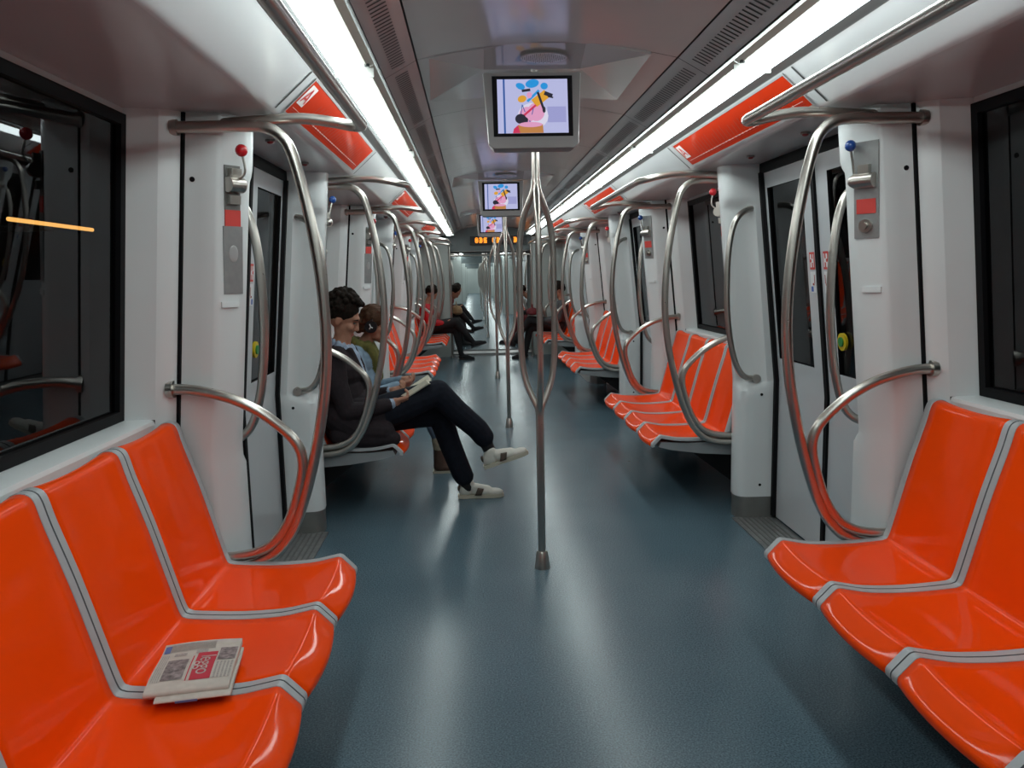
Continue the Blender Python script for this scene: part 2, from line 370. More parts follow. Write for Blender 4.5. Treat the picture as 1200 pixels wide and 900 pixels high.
# ---- doors (left shape, turned for the right)
XD = lambda z: 1.385 - .10 * max(0, z - .8)
DW0, DW1, DZ0, DZ1 = .135, .585, .93, 1.845
def make_door(name):
    root = struct(empty(name))
    for f in (-1, 1):
        mb = MB(); Y = lambda t: f * t
        def panel(t0, t1, z0, z1, dx=0.0, mi=0):
            zz = [z0] + ([.8] if z0 < .8 < z1 else []) + [z1]
            mb.grid([[(-(XD(z) + dx), Y(t0), z), (-(XD(z) + dx), Y(t1), z)] for z in zz], mi)
        E = .66
        panel(.018, E, .02, DZ0); panel(.018, DW0, DZ0, DZ1); panel(DW1, E, DZ0, DZ1); panel(.018, E, DZ1, 1.93)
        # reveal of the window opening
        for t in (DW0, DW1): mb.grid([[(-XD(z), Y(t), z), (-(XD(z) + .014), Y(t), z)] for z in (DZ0, DZ1)], 1)
        for z in (DZ0, DZ1): mb.grid([[(-XD(z), Y(t), z), (-(XD(z) + .014), Y(t), z)] for t in (DW0, DW1)], 1)
        # shallow groove across the leaf
        mb.grid([[(-(XD(z) - .0012), Y(.03), z), (-(XD(z) - .0012), Y(E - .03), z)] for z in (DZ0 - .030, DZ0 - .024)], 0)
        leaf = mb.build('door_leaf', ['door', 'rubber'], root, fix=False)
        p = MB(); zz = [DZ0, DZ1]
        p.grid([[(-(XD(z) + .012), Y(DW0), z), (-(XD(z) + .012), Y(DW1), z)] for z in zz])
        p.build('pane', 'glass', leaf, fix=False)
        q = MB()
        q.grid([[(-(XD(z) - .012), Y(0.0005), z), (-(XD(z) - .012), Y(.016), z), (-(XD(z) + .01), Y(.020), z)] for z in (.02, .8, 1.93)])
        q.grid([[(-(XD(z) - .002), Y(.612), z), (-(XD(z) - .020), Y(.620), z), (-(XD(z) - .020), Y(.648), z), (-(XD(z) + .01), Y(.652), z)] for z in (.02, .8, 1.93)])
        q.build('door_seal', 'rubber', leaf)
        k = MB(); e = .002; t = .075
        def st(z0, z1, t0, t1, mi, ee): k.grid([[(-(XD(z) - ee), Y(a), z) for a in (t0, t1)] for z in (z0, z1)], mi)
        st(1.41, 1.492, t - .028, t + .028, 0, .002)
        for (z0, z1, a, b) in ((1.42, 1.482, -.020, -.011), (1.442, 1.46, -.011, .003), (1.458, 1.482, .003, .018), (1.42, 1.444, .003, .018)):
            st(z0, z1, t + a, t + b, 1, .0032)
        st(1.30, 1.40, t - .028, t + .028, 1, .002)
        st(1.345, 1.385, t - .020, t - .013, 3, .0032); st(1.305, 1.330, t + .000, t + .024, 2, .0032); st(1.335, 1.345, t - .013, t + .006, 3, .0032)
        k.build('safety_sticker', ['sticker_red', 'sticker_white', 'sticker_blue', 'mapdark'], leaf, fix=False)
        if f == 1:
            bt = MB(); z = 1.085
            bt.disc((-(XD(z) - .000), Y(DW0 + .055), z), .040, (1, 0, -.09), .012, 24, 0)
            bt.disc((-(XD(z) - .004), Y(DW0 + .055), z), .022, (1, 0, -.09), .018, 20, 1)
            bt.build('door_button', ['yellow', 'green'], leaf)
    h = MB(); h.box((-1.285, 0, 1.952), (.05, 1.32, .052)); h.build('header', 'rubber', root)
    h = MB(); h.box((-1.27, 0, .004), (.24, 1.34, .008)); 
    for k in range(7): h.box((-1.18 - .028 * k, 0, .010), (.008, 1.30, .004), 1)
    h.build('threshold', ['thresh', 'plinth'], root)
    return root
door = make_door('door_1'); first = True; nd = 1
for d in ALLD:
    for s in (-1, 1):
        if first: door.location = (0, d, 0); first = False
        else:
            nd += 1; c = dup(door, (0, d, 0), 0 if s == -1 else PI); c.name = 'door_%d' % nd

# ---- window bays
BAYS = []
def bays_of(lo, ds, hi):
    e = [lo] + [x for d in ds for x in (d - HP, d + HP)] + [hi]
    return [(e[i], e[i + 1]) for i in range(0, len(e), 2)]
B1 = bays_of(YBACK, [DB] + CAR1, GW0 - .1); B2 = bays_of(GW1 + .1, CAR2, YEND)
nw = 0
for s in (-1, 1):
    mb = MB()
    for (a, b) in B1 + B2:
        X = lambda x, z: s * (x - SH(z))
        if b - a > 6:
            mb.grid([[(X(1.25, z), y, z) for y in (a, b)] for z in (0, .8, ZS)], 0); continue
        for e, g in ((a, 1), (b, -1)):
            mb.grid([[(X(1.36, z), e, z), (X(1.366, z), e + g * .02, z), (X(1.385, z), e + g * .045, z), (X(1.415, z), e + g * .062, z)] for z in (0, .8, .95, ZS)], 0)
            mb.grid([[(X(1.415, z), e + g * .062, z), (X(1.53, z), e + g * .088, z)] for z in (.95, ZS)], 0)
        y0, y1 = a + .062, b - .062
        mb.grid([[(X(1.415, z), y0, z), (X(1.415, z), y1, z)] for z in (0, .8, .935)], 0)
        mb.grid([[(X(1.415, .935), y, .935) for y in (y0, y1)], [(X(1.42, .947), y, .947) for y in (y0, y1)], [(X(1.435, .952), y, .952) for y in (y0, y1)], [(X(1.54, .955), y, .955) for y in (y0, y1)]], 0)
        mb.grid([[(X(1.52, z), y0, z), (X(1.52, z), y1, z)] for z in (1.955, ZS)], 0)
    struct(mb.build('wall_' + SIDE[s], ['wall'], fix=False))
    for (a, b) in B1 + B2:
        if b - a > 6: continue
        nw += 1; root = struct(empty('window_%d' % nw, (s * 1.5, (a + b) / 2, .955)))
        o = root.location; y0, y1 = a + .086, b - .086; z0, z1 = .955, 1.956; w = .035
        X = lambda x, z: s * (x - SH(z))
        fr = MB()
        def strip(ya, yb, za, zb):
            vs = []
            for (y, z) in ((ya, za), (yb, za), (yb, zb), (ya, zb)):
                vs.append(Vector((X(1.508, z), y, z)) - o)
            for (y, z) in ((ya, za), (yb, za), (yb, zb), (ya, zb)):
                vs.append(Vector((X(1.535, z), y, z)) - o)
            fr.add(vs, [(0, 1, 2, 3), (0, 4, 5, 1), (1, 5, 6, 2), (2, 6, 7, 3), (3, 7, 4, 0)])
        strip(y0, y0 + w, z0, z1); strip(y1 - w, y1, z0, z1); strip(y0 + w, y1 - w, z0, z0 + w); strip(y0 + w, y1 - w, z1 - w, z1)
        fr.build('frame', 'rubber_gloss', root, fix=True)
        p = MB(); p.grid([[Vector((X(1.525, z), y, z)) - o for y in (y0, y1)] for z in (z0, z1)]); p.build('pane', 'glass', root, fix=False)

# tunnel outside the windows, and behind the viewer / far ends
for s in (-1, 1):
    mb = MB(); mb.quad((s * 3.2, -6, -1), (s * 3.2, 64, -1), (s * 3.2, 64, 4), (s * 3.2, -6, 4)); o = struct(mb.build('wall_tunnel_' + SIDE[s], 'tunnel', fix=False))
mb = MB(); mb.tube([(-2.6, 4.14, 1.745), (-2.6, 5.02, 1.740)], .011, 10)
tag(mb.build('tunnel_lamp', 'tunnellamp'), 'thin amber tunnel tube lamp seen through the dark window above the newspaper', 'lamp')
mb = MB(); mb.box((-2.9, 4.58, 1.725), (.60, .04, .03)); mb.build('bracket', 'tunnel', bpy.data.objects['tunnel_lamp'])
mb = MB(); mb.quad((-1.6, YBACK, 0), (1.6, YBACK, 0), (1.6, YBACK, 2.35), (-1.6, YBACK, 2.35)); struct(mb.build('wall_back', 'bulk', fix=False))
mb = MB(); mb.quad((-1.6, YEND, 0), (1.6, YEND, 0), (1.6, YEND, 2.35), (-1.6, YEND, 2.35)); mb.box((0, YEND - .02, 1.0), (.8, .04, 2.0), 0)
struct(mb.build('wall_far', ['bulk', 'dark']))

# ---- gangway bulkheads and bellows
def bulkhead(y, name):
    mb = MB(); W = .72; H = 1.83
    for s in (-1, 1): mb.box((s * (W + .40), y, 1.03), (.80, .08, 2.06), 0)
    mb.box((0, y, (H + 2.32) / 2), (2 * W, .08, 2.32 - H), 1)
    for s in (-1, 1): mb.box((s * (W - .006), y, H / 2), (.012, .085, H), 2)
    mb.box((0, y, H - .006), (2 * W - .02, .085, .012), 2)
    mb.box((0, y - .045, 2.19), (1.6, .012, .20), 1)
    return struct(mb.build(name, ['bulk', 'beam', 'plinth']))
bulkhead(28.3, 'wall_second_gangway'); bulkhead(41.6, 'wall_third_gangway'); bulkhead(52, 'wall_fourth_gangway'); bulkhead(GW0 - .04, 'wall_gangway_near'); bulkhead(GW1 + .04, 'wall_gangway_far')
mb = MB()
for s in (-1, 1):
    mb.grid([[(s * (.74 + (.02 if i % 2 else 0)), GW0 + i * (GW1 - GW0) / 20, z) for i in range(21)] for z in (0, 1.9)])
mb.grid([[(x, GW0 + i * (GW1 - GW0) / 20, 1.86 + (.02 if i % 2 else 0)) for i in range(21)] for x in (-.76, .76)])
struct(mb.build('wall_gangway_bellows', 'gangway', fix=False))
mb = MB(); mb.tube([(-.68, GW0 - .14, 1.75), (.68, GW0 - .14, 1.75)], .016); mb.tube([(-.68, GW0 - .14, 1.75), (-.68, GW0 - .08, 1.75)], .014); mb.tube([(.68, GW0 - .14, 1.75), (.68, GW0 - .08, 1.75)], .014)
tag(mb.build('crossbar_rail', 'steel'), 'horizontal steel rail under the amber sign at the gangway', 'rail')
for s in (-1, 1):
    r = thing('gangway_pole', 'vertical steel pole on the %s edge of the gangway opening' % SIDE[s], 'pole', (s * .70, GW0 - .22, 0), 0)
    mb = MB(); mb.tube([(0, 0, .0), (0, 0, 1.98)], .018); mb.build('tube', 'steel', r)
    mb = MB(); mb.disc((0, 0, .02), .035, (0, 0, 1), .04); mb.build('foot', 'steel', r)
# LED sign
r = thing('destination_display', 'amber dot-matrix display on the beam above the gangway', 'display', (.15, GW0 - .10, 1.93))
mb = MB(); mb.box((0, 0, .07), (.98, .06, .15)); mb.build('housing', 'dark', r)
glyph = ['01110 11011 11111 11111 11111 11011 01110', '11111 11111 11011 11111 11011 11111 11111', '01111 11111 11110 11111 11111 01111 11111', '11110 11111 01111 11111 11111 11111 11110']
x = -.40
for gi, on in enumerate([1, 1, 1, 0, 1, 1, 0, 0, 0, 1, 1]):
    if on:
        rows = glyph[(gi * 3) % 4].split(); mb = MB()
        for j, row in enumerate(rows):
            for i, ch in enumerate(row):
                if ch == '1': mb.box((x + i * .0115, -.032, .115 - j * .0135), (.009, .004, .0105))
        mb.build('led_character', 'amber', r, smooth=False)
    x += .074

# ------------------------------------------------------------------ bench
SW = .435; BL = SW * 4
SP = [(1.388, .905), (1.378, .926), (1.360, .934), (1.340, .930), (1.329, .912), (1.314, .855), (1.272, .72), (1.234, .58), (1.206, .475), (1.196, .444), (1.189, .432), (1.178, .426), (1.15, .421), (1.02, .414), (.90, .418), (.830, .430), (.803, .4355), (.796, .4350), (.790, .4315), (.772, .413), (.756, .396), (.749, .387), (.751, .374)]
SPs = [(p.x, p.y) for p in spline([(a, b, 0) for a, b in SP], 3)]
BX = 1.05
def bench_pt(i, u, y, lift=0.0):
    x, z = SPs[i]; x2, z2 = SPs[min(i + 1, len(SPs) - 1)]; x1, z1 = SPs[max(i - 1, 0)]
    tx, tz = x2 - x1, z2 - z1; l = math.hypot(tx, tz) or 1; nx, nz = tz / l, -tx / l   # towards the sitter / up
    if nx * -1 + nz < 0 and False: nx, nz = -nx, -nz
    h = 4 * u * (1 - u)
    w = max(0, min(1, (.84 - x) / .09)); w = w * w * (3 - 2 * w)
    x -= .019 * h * w * w
    c = .010 * h * (1 - w)
    x -= nx * (lift - c) * -1 * -1 if False else 0
    return (-(x) + BX - (0), y, z, nx, nz, lift - c)
def bp(i, u, y, lift=0.0):
    X, Y, Z, nx, nz, l = bench_pt(i, u, y, lift)
    return (X - nx * l, Y, Z + nz * l)
def make_bench(name, label):
    root = thing(name, label, 'bench')
    n = len(SPs); U = 12
    for k in range(4):
        mb = MB(); a = -BL / 2 + k * SW
        rows = []
        for j in range(U + 1):
            u = j / U; y = a + .027 + u * (SW - .054)
            rows.append([bp(i, u, y, 0) for i in range(n)])
        mb.grid(rows)
        o = mb.build('seat', 'orange', root, ang=60)
        so = o.modifiers.new('shell', 'SOLIDIFY'); so.thickness = .014; so.offset = 0
    for k in range(5):
        mb = MB(); yc = -BL / 2 + k * SW
        if 0 < k < 4: cs = [(-.029, -.001), (-.027, .004), (-.0030, .004), (-.0022, .001), (.0022, .001), (.0030, .004), (.027, .004), (.029, -.001)]
        elif k == 0: cs = [(-.004, -.014), (-.004, .002), (-.002, .004), (.026, .004), (.030, -.001)]
        else: cs = [(-.030, -.001), (-.026, .004), (.002, .004), (.004, .002), (.004, -.014)]
        mid = len(cs) == 8
        for j in range(len(cs) - 1):
            mb.grid([[bp(i, 0, yc + cs[q][0], cs[q][1] + .005) for i in range(n)] for q in (j, j + 1)], 1 if mid and j in (2, 3, 4) else 0)
        o = mb.build('edge_trim', ['trimgrey', 'groove'], root, ang=50)
    mb = MB(); R = lambda P: [(-(x) + BX, z) for x, z in P]
    mb.prism(R([(.785, .372), (.80, .402), (.95, .392), (1.16, .396), (1.20, .43), (1.30, .80), (1.385, .90), (1.41, .90), (1.41, .30), (1.05, .325), (.86, .352)]), -BL / 2 + .006, BL / 2 - .006)
    mb.build('underframe', 'under', root, ang=30)
    for y in (-.55, .55):
        mb = MB(); mb.prism(R([(.98, .335), (1.41, .31), (1.41, .06), (1.34, .06)]), y - .05, y + .05); mb.build('support_bracket', 'dark', root)
    return root
bays = [((a + b) / 2) for a, b in B1[1:]] ; bays2 = [((a + b) / 2) for a, b in B2]
bays[3] = CAR1[2] + HP + .05 + BL / 2
bays2[0] = CAR2[0] - HP - .05 - BL / 2
BN = {(-1, 0): 'orange four-seat bench with the folded newspaper lying on it',
      (1, 0): 'empty orange four-seat bench in the right foreground, cut by the frame',
      (-1, 1): 'orange four-seat bench the man with the book sits on',
      (1, 1): 'empty orange four-seat bench across the aisle from the man with the book',
      (-1, 2): 'empty orange four-seat bench on the left between second and third doors',
      (1, 2): 'empty orange four-seat bench on the right, second beyond the nearest doors',
      (-1, 3): 'orange bench under the person in the red jacket',
      (1, 3): 'orange bench under the person with the red cloth bag'}
SHORT = {(-1, 0): 'the bench with the newspaper', (1, 0): 'the right foreground bench', (-1, 1): 'the bench of the man reading', (1, 1): 'the empty bench facing the man reading',
         (-1, 2): 'the empty third bench on the left', (1, 2): 'the empty third bench on the right', (-1, 3): 'the bench of the red-jacketed person', (1, 3): 'the bench of the red-bag person'}
bench0 = None
for bi, yc in enumerate(bays + bays2[:2]):
    for s in (-1, 1):
        if bi < 4: lab = BN[(s, bi)]
        else: lab = 'orange bench on the %s side beyond the gangway, %s' % (SIDE[s], 'nearest to it' if bi == 4 else 'second past it')
        if bench0 is None:
            bench0 = make_bench('seat_bench', lab); bench0.location = (s * BX, yc, 0); bench0['group'] = 'orange metro benches'
        else: dup(bench0, (s * BX, yc, 0), 0 if s == -1 else PI, lab, 'orange metro benches')

for o in [q for q in COL.objects if q.name.startswith('seat_bench') and q.location.y < 3]: o.scale.y = 1.025; o.location.y -= .022

# ------------------------------------------------------------------ steel rails
R0 = .0195
HOOP = [(1.285, 1.925), (1.12, 1.926), (1.02, 1.926), (.965, 1.918), (.925, 1.893), (.895, 1.845), (.865, 1.73), (.835, 1.56), (.816, 1.38), (.812, 1.20), (.826, 1.03), (.858, .86), (.90, .70), (.945, .575), (.985, .50), (1.04, .440), (1.11, .408), (1.20, .398), (1.36, .398)]
ARM = [(1.372, 1.050), (1.29, 1.046), (1.21, 1.030), (1.13, 1.003), (1.05, .958), (.985, .905), (.942, .858), (.920, .81), (.918, .755), (.932, .69), (.957, .61), (.990, .54), (1.035, .485), (1.09, .455), (1.15, .442), (1.22, .438), (1.36, .438)]
GRAB = [(1.262, 1.750), (1.20, 1.738), (1.150, 1.706), (1.120, 1.65), (1.100, 1.55), (1.090, 1.40), (1.092, 1.22), (1.108, 1.06), (1.130, .95), (1.160, .868), (1.205, .822), (1.275, .808)]
def make_planar(name, label, cat, pts, r, n=6, flange=()):
    root = thing(name, label, cat)
    pth = spline([(-x, 0, z) for x, z in pts], n)
    mb = MB(); mb.tube(pth, r, 14); mb.build('tube', 'steel', root, ang=60)
    for p in flange:
        q = MB(); q.disc((-p[0], 0, p[1]), p[2], p[3], .022, 18); q.build('mounting_flange', 'steel', root)
    return root
hoop0 = make_planar('hoop_rail', '-', 'rail', HOOP, R0, 6, [(1.272, 1.925, .027, (1, 0, 0))])
arm0 = make_planar('armrest_rail', '-', 'rail', ARM, R0 * .97, 6, [(1.352, 1.0495, .030, (1, 0, 0))])
def make_grab(dirn):
    root = thing('door_grab_rail', '-', 'rail'); n = len(GRAB); pts = []
    for i, (x, z) in enumerate(GRAB): pts.append((-x, dirn * (.060 if i in (0, n - 1) else (.012 if i in (1, n - 2) else 0)), z))
    mb = MB(); mb.tube(spline(pts, 6), .0165, 14); mb.build('tube', 'steel', root, ang=60)
    for p in (pts[0], pts[-1]):
        q = MB(); q.disc((p[0], dirn * .034, p[2]), .024, (0, 1, 0), .020, 18); q.build('mounting_flange', 'steel', root)
    return root
grabA, grabB = make_grab(-1), make_grab(1)
def make_over(name):
    root = thing(name, '-', 'rail')
    h = .945
    half = [(-1.27, h, 1.940), (-1.12, h, 1.946), (-1.0, h, 1.953), (-.86, h, 1.958), (-.76, h, 1.945), (-.700, h - .004, 1.932), (-.668, h - .022, 1.926), (-.655, h - .060, 1.925), (-.655, h - .16, 1.925), (-.655, .4, 1.925)]
    pts = half + [(-.655, -.4, 1.925)] + [(x, -y, z) for x, y, z in half[::-1][1:]]
    pts = [p for p in pts]
    mb = MB(); mb.tube(spline([tuple(p) for p in pts], 6), R0 * .95, 14); mb.build('tube', 'steel', root, ang=60)
    for e in (-1, 1):
        q = MB(); q.disc((-1.258, e * h, 1.9405), .027, (1, 0, 0), .022, 18); q.build('mounting_flange', 'steel', root)
    return root
over0 = make_over('overhead_rail')
flag = {}
def put(o, loc, rz, label, group):
    k = o.name
    if k not in flag:
        flag[k] = 1; o.location = loc; o.rotation_euler = (0, 0, rz); o['label'] = label; o['group'] = group; return o
    return dup(o, loc, rz, label, group)
bay_edges = B1[1:4] + [(CAR1[2] + HP, bays[3] + BL / 2 + .1)] + [(bays2[0] - BL / 2 - .1, CAR2[0] - HP), (CAR2[0] + HP, CAR2[1] - HP)]
for bi, (a, b) in enumerate(bay_edges):
    for s in (-1, 1):
        nm = SHORT.get((s, bi)) or 'the %s bench past the gangway, %s' % (SIDE[s], 'first one' if bi == 4 else 'second one')
        rz = 0 if s == -1 else PI
        for e, y, w in ((0, a + .028, 'near'), (1, b - .028, 'far')):
            if bi == 0 and e == 0: continue
            put(hoop0, (0, y, 0), rz, 'tall bent hoop rail, %s end of %s' % (w, nm), 'hoop rails at bench ends')
            put(arm0, (0, y, 0), rz, 'low armrest rail, %s end of %s' % (w, nm), 'armrest rails at bench ends')
        put(over0, (0, (a + b) / 2, 0), rz, 'long overhead steel handrail above %s' % nm, 'overhead handrails')
DN = ['nearest', 'second', 'third']
for di, d in enumerate(CAR1 + CAR2[:1]):
    for s in (-1, 1):
        for q, w in ((-1, 'near'), (1, 'far')):
            lab = ('bowed grab rail on the %s post of the %s door on the %s' % (w, DN[di], SIDE[s])) if di < 3 else 'bowed steel grab rail on the %s post of the first %s door past the gangway' % (w, SIDE[s])
            put(grabA if (s == -1) == (q == -1) else grabB, (0, d + q * (HD - .012), 0), 0 if s == -1 else PI, lab, 'grab rails on door posts')

# ------------------------------------------------------------------ centre poles
def make_pole():
    root = thing('centre_pole', '-', 'pole')
    mb = MB(); mb.tube([(0, 0, 1.80), (0, 0, 2.25)], .0175, 16); mb.build('upper_tube', 'steel', root)
    mb = MB(); mb.tube([(0, 0, .03), (0, 0, .80)], .0185, 16); mb.build('lower_tube', 'steel', root)
    for a in (-90, 30, 150):
        c, s = math.cos(math.radians(a)), math.sin(math.radians(a))
        pr = [(.006, 1.845), (.012, 1.80), (.036, 1.745), (.066, 1.675), (.086, 1.58), (.092, 1.45), (.092, 1.28), (.092, 1.12), (.086, 1.00), (.068, .91), (.040, .845), (.012, .79), (.005, .755)]
        mb = MB(); mb.tube(spline([(r * c, r * s, z) for r, z in pr], 6), .0145, 12); mb.build('branch', 'steel', root, ang=60)
    mb = MB(); mb.tube([(0, 0, 0), (0, 0, .012), (0, 0, .075), (0, 0, .085)], [.038, .036, .028, .022], 24); mb.build('foot', 'steel', root)
    mb = MB(); mb.disc((0, 0, 2.24), .045, (0, 0, 1), .03, 20); mb.build('ceiling_flange', 'steel', root)
    return root
pole0 = make_pole()
PN = ['three-branched steel pole nearest to the camera, mid-aisle', 'second three-branched steel pole down the aisle', 'third three-branched pole, last before the gangway', 'first three-branched pole past the gangway', 'second three-branched pole past the gangway', 'third three-branched pole past the gangway', 'fourth three-branched pole past the gangway', 'fifth three-branched pole past the gangway', 'farthest three-branched pole, deep in the next carriage']
for i, d in enumerate(CAR1 + CAR2): put(pole0, (0, d + .02, 0), 0, PN[i], 'branched aisle poles')

# ------------------------------------------------------------------ ceiling lights
LL = P_ / 2
def make_light():
    root = thing('ceiling_light', '-', 'light')
    mb = MB(); n = 10; rows = []
    def sec(y, k): return [(-(.745 - .136 * j / n), y, 2.112 - k * .040 * math.sin(PI * j / n)) for j in range(n + 1)]
    def sec2(y, k, w): return [(-(.745 - (.136 - w) * j / n), y, 2.112 - k * .040 * math.sin(PI * j / n)) for j in range(n + 1)]
    ys = [(-LL / 2 + .003, .80, .050), (-LL / 2 + .012, .95, .042), (-LL / 2 + .03, 1, .036), (-LL / 2 + .06, 1, .032)]
    mb.grid([sec2(y, k, w) for y, k, w in ys] + [sec2(-y, k, w) for y, k, w in ys[::-1]]); mb.build('diffuser', 'diffuser', root, ang=60)
    mb = MB(); mb.grid([[(-.655, y, 2.1145), (-.628, y, 2.110), (-.606, y, 2.122)] for y in (-LL / 2 + .002, LL / 2 - .002)]); mb.build('reflector_strip', 'reflector', root)
    for e in (-1, 1):
        q = MB(); q.disc((-.626, e * (LL / 2 - .035), 2.109), .009, (0, 0, 1), .008, 12, 1); q.box((-.672, e * (LL / 2 - .001), 2.094), (.128, .002, .030), 0); q.build('end_clip', ['lightclip', 'dark'], root)
    return root
light0 = make_light(); kk = 0
for ci, (ya, yb) in enumerate(((YBACK, GW0 - .1), (GW1 + .1, YEND))):
    y = 2.78 - LL * 2.5 if ci == 0 else GW1 + .1 + LL / 2; k = 0
    while y + LL / 2 < yb + .01:
        if y - LL / 2 >= ya:
            for s in (-1, 1):
                if ci == 0:
                    idx = round((y - (2.78 - LL / 2)) / LL)
                    w = {-2: 'behind the viewer', -1: 'overhead, out of the frame', 0: 'nearest in view, cut by the top edge', 1: 'second in view, beside the first screen', 2: 'third in view'}.get(idx, '%s in view' % ['', '', '', 'fourth', 'fifth', 'sixth', 'seventh'][idx] if 3 <= idx <= 6 else 'far')
                    lab = 'white strip light of the %s row, %s' % (SIDE[s], w)
                else: lab = 'strip light of the %s row past the gangway, %s one' % (SIDE[s], ['first', 'second', 'third', 'fourth', 'fifth', 'sixth', 'seventh', 'eighth', 'ninth', 'tenth', 'eleventh', 'twelfth', 'thirteenth', 'fourteenth', 'fifteenth', 'sixteenth', 'seventeenth', 'eighteenth', 'nineteenth', 'twentieth', 'twenty-first', 'twenty-second', 'twenty-third', 'twenty-fourth', 'twenty-fifth', 'last'][k])
                put(light0, (0, y, 0), 0 if s == -1 else PI, lab, 'strip lights in two rows')
        y += LL; k += 1

# ------------------------------------------------------------------ line map panels over the doors
def make_map():
    root = thing('line_map_panel', '-', 'sign', (0, 0, 0))
    A = Vector((-.942, 0, ZS + .017)); B = Vector((-.818, 0, 2.106)); up = (B - A); L = up.length; up.normalize(); nrm = Vector((up.z, 0, -up.x))  # towards the aisle and down
    H = .80
    def pt(y, t, e): p = A + up * (t * L) + nrm * e; return (p.x, y, p.z)
    def rect(mb, y0, y1, t0, t1, e, mi=0): mb.quad(pt(y0, t0, e), pt(y1, t0, e), pt(y1, t1, e), pt(y0, t1, e), mi)
    mb = MB()
    for (y0, y1, t0, t1) in ((-H, H, 0, .05), (-H, H, .95, 1), (-H, -H + .012, .05, .95), (H - .012, H, .05, .95)): rect(mb, y0, y1, t0, t1, .006)
    mb.build('frame', 'mapframe', root, fix=False)
    mb = MB(); rect(mb, -H + .01, H - .01, .04, .96, .004); mb.build('panel', 'maporange', root, fix=False)
    mb = MB()
    rect(mb, -H + .04, H - .05, .215, .225, .0055, 1); rect(mb, -H + .04, H - .05, .155, .165, .0055, 2)
    n = 27
    rr = random.Random(5)
    for k in range(n):
        y = -H + .26 + k * (1.25 / n)
        ln = .22 + .28 * rr.random(); w = .0055; sl = .045
        for q in (0,):
            t0, t1 = .29, .29 + ln
            mb.quad(pt(y, t0, .0055), pt(y + w, t0, .0055), pt(y + w + sl * ln * 1.6, t1, .0055), pt(y + sl * ln * 1.6, t1, .0055), 2)
        mb.quad(pt(y - .004, .20, .0062), pt(y + .004, .20, .0062), pt(y + .004, .24, .0062), pt(y - .004, .24, .0062), 1)
    # white framed box that carries the line letter
    y0, y1, t0, t1 = -H + .03, -H + .115, .34, .86
    rect(mb, y0, y1, t0, t1, .0055, 1)
    mb.build('line_diagram', ['maporange', 'mapwhite', 'mapdark'], root, fix=False, smooth=False)
    mb = MB()
    def stroke(ya, ta, yb, tb, w=.012):
        a = Vector((ya, ta * L)); b = Vector((yb, tb * L)); d = (b - a).normalized(); nn = Vector((-d.y, d.x)) * w / 2
        mb.quad(*[pt(p.x, p.y / L, .0068) for p in (a - nn, b - nn, b + nn, a + nn)])
    ym = (y0 + y1) / 2
    stroke(y0 + .014, .42, ym, .78); stroke(y1 - .014, .42, ym, .78); stroke(y0 + .025, .53, y1 - .025, .53, .009)
    mb.build('line_letter', 'sticker_red', root, fix=False, smooth=False)
    return root
map0 = make_map()
for di, d in enumerate(CAR1 + CAR2[:1]):
    for s in (-1, 1):
        lab = 'orange line map panel above the %s door on the %s' % (DN[di], SIDE[s]) if di < 3 else 'orange line map panel above the first %s door past the gangway' % SIDE[s]
        put(map0, (0, d, 0), 0 if s == -1 else PI, lab, 'orange line maps over the doors')
def make_warn():
    root = thing('door_warning_lamp', '-', 'lamp'); mb = MB()
    mb.disc((0, 0, -.004), .020, (0, 0, 1), .010, 18); mb.build('bezel', 'plinth', root)
    mb = MB(); mb.ball((0, 0, -.008), (.015, .015, .010), 12); mb.build('lens', 'redlamp', root)
    return root
warn0 = make_warn()
for di, d in enumerate(CAR1):
    for s in (-1, 1):
        for q, w in ((-1, 'near'), (1, 'far')):
            put(warn0, (s * 1.10, d + q * .33, ZS), 0, 'small red lamp over the %s half of the %s %s door' % (w, DN[di], SIDE[s]), 'red lamps over the doors')

